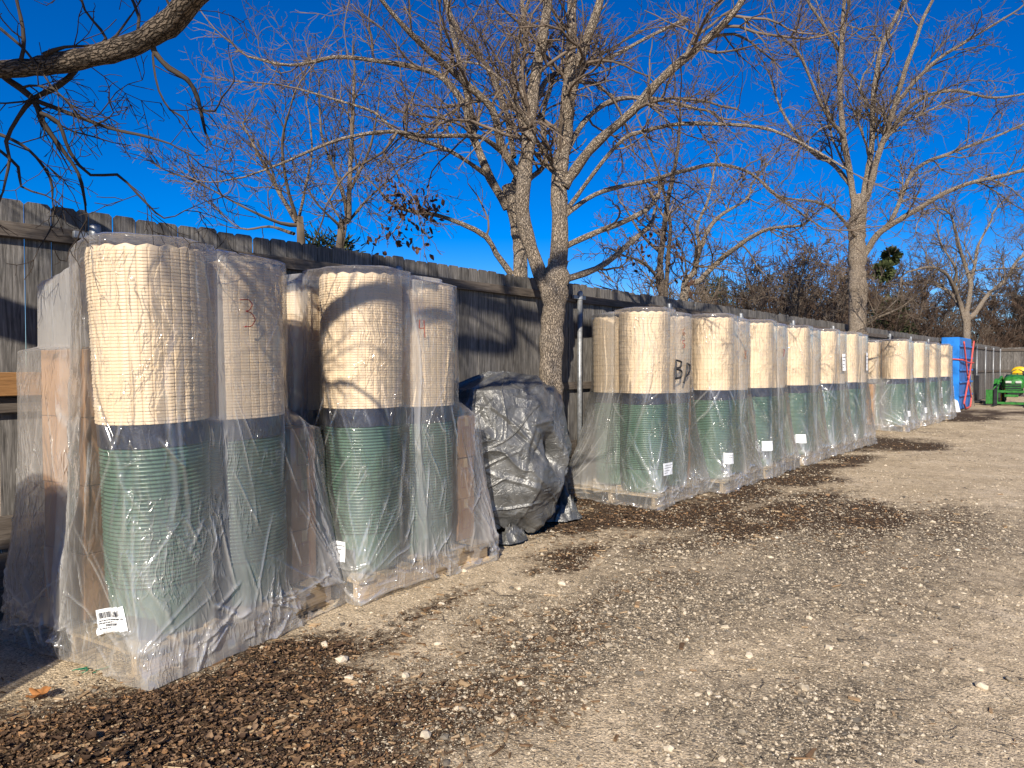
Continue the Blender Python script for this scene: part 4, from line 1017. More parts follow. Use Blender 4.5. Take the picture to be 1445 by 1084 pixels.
# ------------------------------------------------------------------ bare winter trees
UP = np.array([0, 0, 1.0])
def unit(v): return v/(np.linalg.norm(v)+1e-9)
class Tree:
    def __init__(s, seed): s.g = {}; s.r = np.random.default_rng(seed); s.n = 0
    def put(s, pts, rad):
        thick = rad[0] > .022
        sd = 14 if rad[0] > .07 else 8 if rad[0] > .022 else 5 if rad[0] > .009 else 3
        s.g.setdefault((thick, len(pts), sd), []).append((pts, rad)); s.n += 1
    def smooth(s, P, R_, step):
        P = np.asarray(P, float); R_ = np.asarray(R_, float)
        Q = np.concatenate([[2*P[0]-P[1]], P, [2*P[-1]-P[-2]]]); out = []; ro = []
        for i in range(len(P)-1):
            m = max(2, int(np.linalg.norm(P[i+1]-P[i])/step)); t = np.linspace(0, 1, m, endpoint=False)[:, None]
            a, b, c, d = Q[i:i+4]
            out.append(.5*((2*b)+(-a+c)*t+(2*a-5*b+4*c-d)*t*t+(-a+3*b-3*c+d)*t**3)); ro.append(R_[i]+(R_[i+1]-R_[i])*t[:, 0])
        out.append(P[-1:]); ro.append(R_[-1:]); return np.concatenate(out), np.concatenate(ro)
    def limb(s, P, R_, step=.12, wob=.25, kids=None, knots=True):
        P, R_ = s.smooth(P, R_, step); n = len(P)
        W = s.r.normal(0, 1, (n, 3)); 
        for _ in range(2): W[1:-1] = (W[:-2]+W[1:-1]+W[2:])/3
        W[0] = 0; P = P+W*np.minimum(R_, .05)[:, None]*wob
        R2 = R_*(1+.07*s.r.normal(0, 1, n)) if knots else R_
        s.put(P, R2)
        if kids: s.spawn(P, R_, **kids)
        return P
    def spawn(s, P, R_, gap=.25, L=(.6, 1.6), lvl=1, t0=.15, up=.25, rr=.45, ang=(35, 75), side=None):
        seg = np.linalg.norm(np.diff(P, axis=0), axis=1); cum = np.concatenate([[0], np.cumsum(seg)]); tot = cum[-1]
        for _ in range(int(tot*(1-t0)/gap+s.r.random())):
            u = (t0+(1-t0)*s.r.random())*tot; i = min(np.searchsorted(cum, u), len(P)-1); i = max(i, 1)
            d = unit(P[i]-P[i-1]); q = s.r.normal(0, 1, 3); q = unit(q-d*(q@d)); a = R(s.r.uniform(*ang))
            dd = unit(d*math.cos(a)+q*math.sin(a)+UP*up*s.r.random())
            l = s.r.uniform(*L)*(1-.35*u/tot); r0 = min(R_[i]*rr, .008+.010*l)
            s.branch(P[i], dd, l, max(r0, s.minr*1.3), lvl, up)
        s.branch(P[-1], unit(P[-1]-P[-2]), s.r.uniform(*L)*.9, max(R_[-1]*.95, s.minr), lvl, up)
    minr = .0028; wander = .22; trop = .06; dens = 1.0; maxl = 3; droop = 0.0
    def branch(s, p, d, L, r0, lvl, up):
        n = 4 if L < .25 else 6 if L < .6 else 8 if L < 1.3 else 11
        st = L/(n-1); P = np.empty((n, 3)); P[0] = p
        bend = s.r.normal(0, 1, 3)*.10
        for i in range(1, n):
            d = unit(d+s.r.normal(0, s.wander, 3)*.8+bend+UP*(s.trop if lvl > 1 else s.trop*.5)-UP*s.droop); P[i] = P[i-1]+d*st
        rad = np.maximum(r0*np.linspace(1, .42, n), s.minr*(.75 if lvl >= s.maxl else 1)); s.put(P, rad)
        if lvl >= s.maxl: return
        k = int(s.dens*(2.2+L*(7.5 if lvl == 1 else 10))*(.7+.6*s.r.random()))
        for _ in range(k):
            i = s.r.integers(1, n); t = P[i]-P[i-1]; t = unit(t); q = s.r.normal(0, 1, 3); q = unit(q-t*(q@t)); a = R(s.r.uniform(28, 68))
            l = L*s.r.uniform(.28, .62)*(1-.4*i/n)
            if l < .05: continue
            s.branch(P[i]-0*t, unit(t*math.cos(a)+q*math.sin(a)), l, max(rad[i]*.62, s.minr), lvl+1, up)
    def build(s, root, bark_m, twig_m, origin):
        for thick, name, m in ((True, 'trunk', bark_m), (False, 'crown', twig_m)):
            Vs, Qs, Ws, n = [], [], [], 0
            for (th, k, sd), L in s.g.items():
                if th != thick: continue
                P = np.array([a for a, _ in L])-origin; rad = np.array([b for _, b in L])
                V, Q = tube_np(P, rad, sd)
                Vs.append(V); Qs.append(Q+n); n += len(V)
                if thick:
                    cl = np.concatenate([np.zeros((len(P), 1)), np.cumsum(np.linalg.norm(np.diff(P, axis=1), axis=2), 1)], 1)+7.3*np.arange(len(P))[:, None]
                    an = np.arange(sd)/sd*2*np.pi; one = np.ones((1, 1, sd))
                    Ws.append(np.stack([rad[:, :, None]*np.cos(an), rad[:, :, None]*np.sin(an), cl[:, :, None]*one], -1).reshape(-1, 3))
            if Vs:
                at_ = {}
                if thick: w = np.concatenate(Ws); at_ = {'wrap_x': w[:, 0], 'wrap_y': w[:, 1], 'wrap_z': w[:, 2]}
                np_obj(name, np.concatenate(Vs), np.concatenate(Qs), None, m, root, True, attrs=at_)
HW = 1.0
def px_limb(pts, base):
    P = []; R_ = []
    for q in pts:
        px, py, hw = q[0], q[1], q[2]*HW; dp = base+(q[3] if len(q) > 3 else 0)
        P.append(at(px, py, dp)); R_.append(hw*dp/1000)
    return np.array(P), np.array(R_)

# ---- the big tree in front of the fence
HW = .84
T = Tree(5); T.minr = .0030; B = 7.44
main_loc = at(776, 560, B); main_loc[2] = 0
root = thing('bare_tree', 'large forked bare tree in front of the fence, behind the tarp-covered machine', 'tree', tuple(main_loc))
K = dict(gap=.30, L=(.7, 1.9), up=.3); K2 = dict(gap=.24, L=(.5, 1.5), up=.3)
base_pt = [(np.array([main_loc[0], main_loc[1], -.1]), .25), (np.array([main_loc[0], main_loc[1], .25]), .19)]
P, R_ = px_limb([(777, 600, 20), (778, 520, 19.5), (781, 430, 20.5), (784, 395, 23), (787, 368, 18)], B)
T.limb(np.concatenate([[b[0] for b in base_pt], P]), np.concatenate([[b[1] for b in base_pt], R_]), .06, .2)
def L_(pts, base=B, kids=K, tree=None, thin=1.0, **k):
    P, R_ = px_limb(pts, base); R_ = R_*thin; return (tree or T).limb(P, R_, kids=kids, **k)
L_([(786, 390, 16), (789, 320, 14), (790, 250, 13, .05), (796, 190, 13, .1), (802, 120, 10.5, .2), (806, 60, 9, .4), (808, 0, 8, .6), (811, -90, 5, .9)])
L_([(796, 195, 10, .1), (808, 120, 9.5, -.05), (824, 70, 8.5, -.15), (842, 14, 7, -.3), (858, -60, 4.5, -.4)])
L_([(774, 412, 14), (757, 372, 12.5, -.05), (743, 330, 12, -.1), (738, 295, 12, -.15), (741, 245, 11.5, -.2), (748, 180, 10.5, -.25), (757, 110, 9.5, -.3), (766, 50, 8.5, -.35), (773, -5, 7.5, -.4), (780, -90, 5, -.5)])
L_([(796, 264, 9), (812, 240, 9), (830, 215, 8.5, -.1), (857, 190, 8, -.2), (893, 158, 7.5, -.35), (930, 115, 7.5, -.5), (965, 83, 7, -.6), (1002, 53, 6.5, -.75), (1032, 22, 6, -.9), (1052, -8, 5.5, -1.0), (1085, -70, 4, -1.2)])
L_([(790, 312, 6), (805, 298, 6), (840, 275, 5.5, .3), (900, 258, 5, .7), (960, 243, 4.5, 1.0), (1010, 232, 4.2, 1.3), (1060, 245, 3.6, 1.5), (1100, 280, 3, 1.7), (1145, 312, 2.2, 1.9)], kids=K2, thin=.72)
L_([(792, 306, 5.5), (812, 280, 5.5), (850, 230, 5.2, -.2), (880, 196, 5, -.3), (905, 186, 5, -.4), (960, 175, 4.6, -.6), (1030, 176, 4, -.8), (1090, 184, 3.3, -1.0), (1150, 212, 2.8, -1.2), (1205, 245, 2, -1.4)], kids=K2, thin=.72)
L_([(780, 356, 6), (845, 326, 5, .25), (880, 313, 5, .4), (913, 297, 4.4, .5)], kids=dict(gap=.6, L=(.3, .8), up=.2))
L_([(784, 402, 6), (840, 379, 5.4, .3), (885, 346, 5, .6), (914, 321, 4.6, .75)], kids=dict(gap=.5, L=(.3, .9), up=.2))
L_([(757, 140, 5, -.25), (775, 110, 4.5, .2), (810, 95, 4, .6), (850, 85, 3.5, .9), (900, 60, 3, 1.2), (960, 30, 2.4, 1.4)], kids=K2)
L_([(800, 215, 5, .1), (830, 165, 4.5, .5), (870, 140, 4, .8), (930, 140, 3.2, 1.1), (985, 155, 2.5, 1.3)], kids=K2)
L_([(752, 180, 5, -.25), (735, 120, 4.5, .3), (742, 60, 3.6, .6), (735, -10, 3, .8)], kids=K2)
L_([(741, 260, 5, -.2), (770, 225, 4.5, .5), (765, 170, 4, .9), (780, 110, 3, 1.2)], kids=K2)
T.build(root, M['bark'], M['twig'], main_loc)
n_main = T.n

# ---- its neighbour behind the fence, spreading left
HW = .72
T = Tree(15); T.minr = .0032; B2 = 8.7
loc = at(733, 400, B2); loc[2] = 0
root = thing('bare_tree', 'spreading bare tree behind the fence, just left of the big forked tree', 'tree', tuple(loc))
def N_(pts, kids=K, **k): return L_(pts, B2, kids, T, **k)
P, R_ = px_limb([(734, 395, 15), (731, 330, 14), (722, 285, 13), (716, 262, 11)], B2)
T.limb(np.concatenate([[[loc[0], loc[1], 0]], P]), np.concatenate([[.2], R_]), .08, .2)
N_([(722, 290, 9), (734, 257, 8.5), (708, 206, 8), (694, 154, 7.5, -.2), (652, 112, 7, -.4), (609, 77, 6, -.7), (566, 34, 5, -1.0), (534, -5, 4.5, -1.2), (490, -60, 3.5, -1.5)])
N_([(716, 295, 9), (686, 240, 8), (664, 184, 7.5, .2), (655, 148, 7, .3), (626, 111, 6, .4), (600, 100, 5.2, .5), (557, 90, 4.6, .5), (480, 80, 4, .5), (410, 92, 3, .4), (350, 80, 2.2, .4)])
N_([(669, 195, 5.5, .15), (657, 129, 5.5, .1), (640, 51, 5, 0), (628, -5, 4.5, -.1), (615, -70, 3, -.2)])
N_([(708, 215, 5), (685, 196, 4.6, -.3), (660, 191, 4.4, -.5), (592, 191, 4, -.9), (556, 185, 3.8, -1.1), (480, 197, 3.2, -1.4), (400, 230, 2.6, -1.6), (345, 250, 2, -1.7)], kids=K2)
N_([(690, 250, 5), (650, 222, 4.6, -.2), (620, 207, 4.3, -.3), (560, 187, 3.5, -.5), (530, 160, 3, -.6), (470, 140, 2.3, -.7), (420, 125, 1.8, -.7)], kids=K2)
N_([(725, 222, 5.5), (712, 150, 5, .3), (686, 94, 4.6, .5), (652, 56, 4, .6), (628, 0, 3.4, .7)], kids=K2)
N_([(722, 388, 6.5), (700, 358, 5.6, -.1), (686, 334, 5.2, -.2), (650, 315, 4.6, -.3), (613, 303, 4.2, -.4), (575, 298, 3.4, -.5)], kids=dict(gap=.28, L=(.4, 1.1), up=.1))
N_([(560, 187, 3, -1.1), (540, 215, 2.8, -1.2), (490, 245, 2.4, -1.3), (460, 290, 1.8, -1.3)], kids=K2)
N_([(722, 270, 5.5), (740, 200, 5, .6), (725, 120, 4.4, .9), (735, 40, 3.5, 1.1)], kids=K2)
T.build(root, M['bark'], M['twig'], loc)
# brown leaves still hanging on its lowest limb
def hang_leaves(parent, pts, origin, spread, n, s, mat, name='clinging_leaves'):
    pts = np.array(pts); k = rng.integers(0, len(pts), n); c = pts[k]+rng.normal(0, spread, (n, 3))-np.array(origin)
    L = rng.uniform(.7, 1.3, n)*s
    V, F = blades(np.zeros(n), np.zeros(n), np.zeros(n), L, L*.3, rng.uniform(-2, 2, n), rng.uniform(-3, 3, n))
    V = V.reshape(n, 12, 3); V = rotx(V[..., [2, 1, 0]], rng.uniform(-.8, .8, n))+c[:, None]
    return np_obj(name, V.reshape(-1, 3), F, None, mat, parent, True)
hang_leaves(root, [at(px, py, B2-.5) for px, py in ((552, 265), (560, 290), (566, 303), (580, 300), (590, 310), (600, 306), (612, 312), (605, 285), (560, 335), (575, 345), (588, 350), (595, 290), (540, 345))], loc, .10, 190, .075, M['bleaf'])

# ---- big tree whose trunk stands left of the picture; one limb hangs across the top left corner
HW = 1.0
T = Tree(25); T.minr = .0022; T.wander = .3; T.trop = -.02; T.droop = .03; BL = 3.5
loc = np.array([-4.25, -2.4, 0.0])
root = thing('bare_tree', 'dark old tree whose thick limb hangs across the top left corner', 'tree', tuple(loc))
P, R_ = px_limb([(-190, 118, 15, .1), (-90, 92, 13.5), (0, 99, 13), (60, 92, 13), (128, 80, 13.5, -.05), (195, 64, 15, -.1), (226, 40, 16, -.15), (268, 4, 17, -.25), (330, -60, 16, -.4), (420, -160, 12, -.6)], BL)
T.limb([loc+np.array([0, 0, -.1]), loc+np.array([.02, 0, .5]), loc+np.array([.05, .1, 1.6]), loc+np.array([.1, .3, 2.7]), loc+np.array([0, .5, 4.0]), loc+np.array([-.2, .4, 6.0]), loc+np.array([-.1, .2, 8.0])], [.30, .24, .21, .20, .15, .11, .05], .1, .2, kids=dict(gap=.45, L=(1.0, 2.4), up=.3, t0=.5))
P = np.concatenate([[loc+np.array([.1, .3, 2.55]), loc+np.array([.2, 1.2, 2.9])], P]); R_ = np.concatenate([[.10, .085], R_])
T.limb(P, R_, .05, .22)
KL = dict(gap=.19, L=(.25, .65), up=.0, ang=(25, 65), t0=.15)
def S_(pts, off=0.0, kids=KL): 
    P, R_ = px_limb(pts, BL+off); R_ = R_*.85; return T.limb(P, R_, .05, .5, kids=kids)
S_([(215, 64, 5.5), (222, 75, 5), (240, 95, 4.5), (265, 112, 4), (276, 135, 3.8), (281, 155, 3.4)], -.1, dict(gap=.3, L=(.1, .3), up=.2))
S_([(281, 154, 2.4), (303, 157, 2), (312, 138, 1.7), (330, 114, 1.5), (326, 92, 1.2)], -.1, dict(gap=.2, L=(.08, .22), up=.2))
S_([(218, 66, 2.4), (217, 92, 2.4), (224, 128, 2.1), (240, 155, 1.9), (258, 165, 1.5), (273, 189, 1.1)], -.1, dict(gap=.14, L=(.12, .3), up=.1))
S_([(-6, 98, 6), (12, 114, 6), (45, 139, 5.4), (60, 170, 4.4), (85, 206, 3.8), (110, 245, 3), (120, 290, 2)], .1)
S_([(112, 88, 5), (96, 110, 5), (72, 127, 5), (46, 139, 4.5), (25, 165, 3.5), (8, 200, 3), (14, 225, 2.6), (3, 270, 2)], .1)
S_([(46, 140, 4), (92, 158, 3.6), (150, 180, 3), (205, 192, 2.4), (240, 202, 1.5)], .1)
S_([(58, 160, 3.6), (82, 172, 3.4), (100, 215, 3), (128, 247, 2.6), (165, 247, 2.4), (195, 275, 2), (232, 308, 1.3), (262, 297, .9)], .0)
S_([(0, 190, 3), (40, 210, 2.8), (70, 250, 2.4), (75, 280, 1.6)], .3)
S_([(-10, 205, 3), (25, 235, 2.6), (30, 262, 2), (65, 275, 1.4)], .2)
for q in ([(30, 84, 4), (32, 40, 3.2), (20, -20, 2.4)], [(62, 78, 5), (90, 67, 2.6), (150, 60, 2.2), (185, 22, 1.6)], [(190, 62, 3.2), (196, 25, 2.8), (180, -15, 2.2)], [(130, 72, 3.4), (150, 55, 2.6), (120, 15, 2), (110, -20, 1.6)], [(0, 40, 3), (30, 65, 2.6), (60, 100, 2)], [(228, 40, 3), (240, 10, 2.5), (215, -30, 2)]):
    S_(q, -.05, dict(gap=.12, L=(.2, .6), up=.25))
# boughs out of view overhead whose shadows streak the fence and the loads
for a in ([(-4.1, -2.0, 3.3), (-3.3, -1.1, 3.6), (-2.7, -.45, 3.75), (-2.15, .1, 3.9), (-1.6, .8, 4.3)], [(-3.3, -1.1, 3.6), (-2.9, -.9, 4.3), (-2.2, -.5, 4.9), (-1.5, .3, 5.6)], [(-4.1, -2.1, 3.8), (-3.0, -1.8, 5.0), (-1.4, -.6, 6.2), (-.6, .8, 6.8)], [(-4.2, -2.2, 4.6), (-3.9, -.6, 5.4), (-3.5, .8, 6.0), (-3.4, 2.0, 6.3)]):
    T.limb(np.array(a), [.11, .09, .075, .055, .03][:len(a)], .12, .3, kids=dict(gap=.42, L=(.8, 1.8), up=.1))
T.build(root, M['bark_left'], M['twig_dark'], loc)

# ---- tall tree further down the row
HW = .92
T = Tree(35); T.minr = .0048; T.dens = .9; B3 = 16.2
loc = at(1210, 500, B3); loc[2] = 0
root = thing('bare_tree', 'tall bare tree with upright limbs standing by the gap in the row', 'tree', tuple(loc))
K3 = dict(gap=.42, L=(1.0, 2.8), up=.45, ang=(25, 60)); K4 = dict(gap=.34, L=(.8, 2.2), up=.4, ang=(25, 60))
P, R_ = px_limb([(1210, 480, 13), (1210, 400, 12), (1209, 335, 12), (1211, 300, 11.5), (1214, 275, 9)], B3)
T.limb(np.concatenate([[[loc[0], loc[1], -.05], [loc[0], loc[1], .3]], P]), np.concatenate([[.27, .22], R_]), .1, .2)
HW = .62
def R3(pts, kids=K3): return L_(pts, B3, kids, T)
R3([(1208, 305, 7.5), (1200, 250, 7), (1190, 190, 6, -.3), (1185, 120, 5.2, -.5), (1187, 70, 5, -.7), (1190, 20, 4.2, -.8), (1195, -60, 3, -1)])
R3([(1186, 75, 4, -.5), (1165, 40, 3.6, -.8), (1142, 5, 3, -1), (1120, -40, 2, -1.2)], K4)
R3([(1216, 295, 7.5), (1228, 220, 6.5, .2), (1232, 150, 6, .3), (1241, 80, 5.2, .5), (1256, 40, 4.6, .6), (1278, -5, 3.8, .8), (1300, -70, 2.6, 1)])
R3([(1222, 285, 7), (1245, 200, 6.5, -.3), (1262, 150, 6, -.5), (1281, 90, 5, -.8), (1302, 30, 4.2, -1), (1332, -30, 3, -1.3)])
R3([(1211, 372, 7.5), (1222, 356, 7.5), (1240, 330, 7, -.2), (1270, 310, 6.5, -.5), (1320, 280, 5.5, -1), (1370, 258, 4.6, -1.4), (1440, 242, 3.6, -1.9), (1510, 215, 2.4, -2.4)], K4)
R3([(1248, 325, 5.5, -.3), (1264, 298, 5, .2), (1292, 240, 4.4, .7), (1345, 214, 3.6, 1.2), (1400, 195, 3, 1.5), (1455, 170, 2, 1.8)], K4)
R3([(1244, 205, 5), (1285, 150, 4.4, .5), (1340, 128, 3.6, .9), (1400, 138, 2.8, 1.2), (1460, 130, 2, 1.5)], K4)
R3([(1262, 150, 4.6, -.5), (1310, 95, 4, -1), (1360, 60, 3.2, -1.4), (1420, 25, 2.4, -1.8)], K4)
R3([(1203, 265, 5), (1175, 232, 4.5, .4), (1140, 210, 3.8, .8), (1105, 160, 2.8, 1.1), (1090, 120, 2, 1.3)], K4)
R3([(1192, 195, 4.4, -.3), (1160, 150, 3.8, -.8), (1130, 80, 3, -1.3), (1100, 50, 2, -1.6)], K4)
R3([(1212, 340, 4), (1180, 300, 3.4, -.8), (1150, 285, 2.8, -1.4), (1105, 280, 2, -1.9)], K4)
R3([(1215, 460, 3.4), (1240, 448, 3, -.5), (1268, 436, 2.4, -.9), (1290, 420, 1.6, -1.2)], K4)
T.build(root, M['bark'], M['twig_pale'], loc)

# ---- smaller tree behind the blue panels
HW = .68
T = Tree(45); T.minr = .0062; T.dens = .8; T.trop = .10; B4 = 27.2
loc = at(1365, 572, B4); loc[2] = 0
root = thing('bare_tree', 'smaller bare tree with low curving limbs standing just behind the blue panels', 'tree', tuple(loc))
K5 = dict(gap=.6, L=(1.2, 3.0), up=.7, ang=(20, 60))
P, R_ = px_limb([(1366, 530, 6.6), (1364, 480, 6.8), (1364, 455, 7.5), (1363, 440, 6)], B4)
T.limb(np.concatenate([[[loc[0], loc[1], -.05]], P]), np.concatenate([[.25], R_]), .15, .2)
for q in ([(1362, 452, 5), (1355, 430, 4.6), (1346, 405, 4, -.5), (1335, 387, 3.2, -1), (1312, 377, 2.6, -1.5), (1280, 384, 1.8, -2)], [(1356, 434, 4), (1342, 416, 3.6, .5), (1322, 400, 3, 1), (1300, 396, 2.2, 1.5), (1270, 402, 1.5, 2)],
          [(1364, 445, 5), (1369, 415, 4.4), (1369, 398, 4.2), (1361, 372, 3.6), (1352, 340, 2.8, -.4), (1343, 305, 2, -.7)], [(1369, 402, 3.6), (1376, 372, 3.2, .4), (1381, 345, 2.6, .7), (1400, 310, 1.8, 1)],
          [(1366, 450, 5), (1378, 440, 4.4), (1392, 418, 3.8, .5), (1420, 394, 3.2, 1.2), (1434, 370, 2.8, 1.6), (1452, 355, 2, 2)], [(1346, 405, 3, -.5), (1349, 380, 2.6, -.9), (1330, 350, 2, -1.2)]):
    L_(q, B4, K5, T)
T.build(root, M['bark'], M['twig_pale'], loc)

# ---- trees beyond the fence
def auto_tree(seed, h, spread, stems, lean=.15, minr=.006, dens=.8, r0=.09, gap=.4, lvl=3, L=(.8, 1.8), up=.4, trop=.08):
    t_ = Tree(seed); t_.minr = minr; t_.dens = dens; t_.trop = trop; t_.maxl = lvl
    for k in range(stems):
        a = k/stems*6.28+t_.r.uniform(-.5, .5); hh = h*t_.r.uniform(.75, 1.0)
        z = np.linspace(0, 1, 6); out = spread*z**1.5*t_.r.uniform(.5, 1.1)+.06*k
        P = np.stack([math.cos(a)*out+t_.r.normal(0, .06, 6)*h*.12, math.sin(a)*out+t_.r.normal(0, .06, 6)*h*.12, z*hh-.05], -1); P[0, :2] *= .3
        t_.limb(P, r0*np.linspace(1, .22, 6)/math.sqrt(stems)*1.2, .25, .3, kids=dict(gap=gap, L=(L[0]*h/5, L[1]*h/5), up=up, ang=(25, 65), t0=.18))
    return t_
def place_tree(loc, rz, sc, label, group=None, src=None, t_=None, mats=None):
    if src is None:
        r_ = thing('bare_tree', label, 'tree', tuple(loc), rz, group); t_.build(r_, mats[0], mats[1], np.zeros(3))
    else:
        r_ = copy_tree(src); r_.location = loc; r_.rotation_euler = (0, 0, rz); tag(r_, label, 'tree', group)
    r_.scale = (sc, sc, sc); return r_
def gpt(px, depth): p = at(px, 517, depth); return (p[0], p[1], 0.0)
# fan-shaped pair above the nearest loads
HW = .58
T = Tree(55); T.minr = .0040; T.dens = 1.0; T.trop = .09; B5 = 9.4
loc = at(424, 345, B5); loc[2] = 0
root = thing('bare_tree', 'fan-shaped bare tree with fine pale twigs behind the fence above the load marked 4', 'tree', tuple(loc))
K6 = dict(gap=.26, L=(.6, 1.5), up=.5, ang=(20, 50))
T.limb(np.concatenate([[[loc[0], loc[1], 0]], px_limb([(425, 340, 9), (419, 312, 8)], B5)[0]]), [.07, .052, .045], .1, .2)
for q in ([(419, 314, 6), (400, 282, 5, .2), (372, 232, 4, .5), (345, 180, 2.6, .8)], [(421, 318, 5), (395, 315, 4.2, -.2), (355, 298, 3.2, -.5), (300, 268, 2.2, -.7)], [(419, 312, 5), (405, 260, 4, -.3), (398, 200, 3.2, -.5), (410, 150, 2.2, -.7)], [(415, 330, 4), (380, 320, 3, .4), (340, 322, 2.2, .7), (300, 290, 1.6, .9)], [(420, 316, 4), (430, 270, 3.4, .5), (440, 215, 2.6, .8), (436, 160, 1.8, 1)]):
    L_(q, B5, K6, T)
T.build(root, M['twig_pale'], M['twig_pale'], loc)
T = Tree(56); T.minr = .0040; T.trop = .09
loc = at(478, 350, 9.9); loc[2] = 0
root = thing('bare_tree', 'slim upright bare tree behind the fence beside the small green cedar', 'tree', tuple(loc))
T.limb(np.concatenate([[[loc[0], loc[1], 0]], px_limb([(479, 345, 8), (490, 312, 7), (493, 262, 6), (496, 190, 4.4), (500, 110, 2.6)], 9.9)[0]]), [.07, .048, .042, .036, .028, .018], .1, .3, kids=K6)
for q in ([(491, 300, 5), (476, 250, 4, .3), (455, 195, 3, .6), (450, 130, 2, .8)], [(493, 270, 4), (520, 215, 3, -.3), (535, 150, 2, -.5)], [(490, 315, 4), (520, 280, 3, .4), (555, 250, 2, .7)], [(485, 325, 3.5), (450, 290, 2.6, -.4), (430, 260, 1.8, -.6)]):
    L_(q, 9.9, K6, T)
T.build(root, M['twig_pale'], M['twig_pale'], loc)
# dark double trunk
HW = .7
T = Tree(57); T.minr = .005; B6 = 12.5
loc = at(936, 430, B6); loc[2] = 0
root = thing('bare_tree', 'dark twin-trunked bare tree behind the fence right of the big forked tree', 'tree', tuple(loc))
T.limb(np.concatenate([[[loc[0], loc[1], 0]], px_limb([(935, 425, 7.5), (932, 375, 7), (936, 335, 6), (941, 290, 5, .2), (955, 220, 3.4, .4), (960, 160, 2, .6)], B6)[0]]), [.08, .062, .058, .05, .042, .03, .018], .12, .3, kids=dict(gap=.32, L=(.7, 1.7), up=.3))
T.limb(np.concatenate([[[loc[0], loc[1], 0]], px_limb([(941, 400, 4.6), (943, 360, 4.5), (946, 310, 3.6), (928, 240, 2.6), (905, 180, 1.6)], B6)[0]]), [.05, .038, .036, .03, .022, .014], .12, .3, kids=dict(gap=.32, L=(.6, 1.5), up=.3))
for q in ([(931, 395, 4), (910, 372, 3, -.3), (880, 360, 2, -.6)], [(934, 360, 3.5), (905, 330, 2.6, .4), (880, 290, 1.8, .8)]): L_(q, B6, K2, T)
T.build(root, M['bark_dark'], M['twig'], loc)
hang_leaves(root, [loc*0+at(px, py, B6) for px, py in ((910, 340), (900, 365), (925, 335), (950, 345), (905, 320), (960, 390), (955, 370), (890, 350), (920, 380))], loc, .16, 90, .10, M['bleaf'])
# slanting stems
T = Tree(58); T.minr = .005; B7 = 13.2
loc = at(966, 430, B7); loc[2] = 0
root = thing('bare_tree', 'leaning multi-stemmed bare tree slanting right behind the fence', 'tree', tuple(loc))
for q in ([(966, 425, 6), (987, 396, 6), (1012, 370, 5.5), (1045, 345, 5, -.4), (1085, 324, 3.6, -.8), (1130, 318, 2.4, -1.2)], [(962, 420, 6), (978, 385, 6), (990, 345, 4.6), (1012, 308, 4, .4), (1050, 285, 2.6, .8)], [(988, 352, 4), (984, 320, 3.5, .4), (1000, 280, 2.6, .8), (1010, 230, 1.8, 1.1)]):
    P, R_ = px_limb(q, B7); 
    if q[0][0] < 970 and len(q) > 4: P = np.concatenate([[[loc[0], loc[1], 0]], P]); R_ = np.concatenate([[.06], R_])
    T.limb(P, R_, .12, .3, kids=dict(gap=.34, L=(.7, 1.8), up=.4))
T.build(root, M['bark'], M['twig_pale'], loc)

protos = []
spec = [(61, 5.4, 1.7, 3), (62, 6.0, 1.3, 2), (63, 5.0, 2.1, 4), (64, 6.2, 1.6, 3)]
names = ['grey brown', 'rusty brown', 'pale', 'dark']
tw = [(M['bark'], M['twig']), (M['bark_dark'], M['twig_red']), (M['twig_pale'], M['twig_pale']), (M['bark_dark'], M['twig_dark'])]
THK = [(1010, 27, 1, .75), (1040, 22, 2, .85), (1065, 31, 0, .85), (1090, 26, 1, .9), (1120, 24, 2, .95), (1135, 34, 3, 1.0), (1160, 29, 0, 1.0), (1178, 25, 1, .85), (1195, 36, 1, 1.05), (1225, 33, 0, .95), (1243, 28, 1, .8), (1262, 38, 3, 1.05),
       (1285, 33, 1, .95), (1300, 43, 0, 1.1), (1315, 36, 1, .85), (1335, 46, 3, 1.15), (1350, 39, 2, .8), (1385, 48, 1, 1.15), (1400, 52, 3, 1.35), (1415, 47, 1, .9), (1432, 56, 0, 1.4), (1452, 50, 3, 1.3), (1470, 52, 1, 1.1), (1105, 40, 3, 1.1), (1212, 44, 3, 1.15)]
first = {}
for k, (px, dp, kind, sc) in enumerate(THK):
    loc = gpt(px, dp)
    lab = f'{names[kind]} bare scrub tree in the thicket beyond the fence'
    if kind not in first:
        sd, h, sp, st = spec[kind]
        first[kind] = place_tree(loc, k*1.3, sc, lab, f'{names[kind]} trees of the thicket', None, auto_tree(sd, h, sp, st, minr=.0095, dens=1.0, gap=.26, L=(.8, 1.8)), tw[kind])
    else: place_tree(loc, k*1.3, sc, lab, f'{names[kind]} trees of the thicket', first[kind])

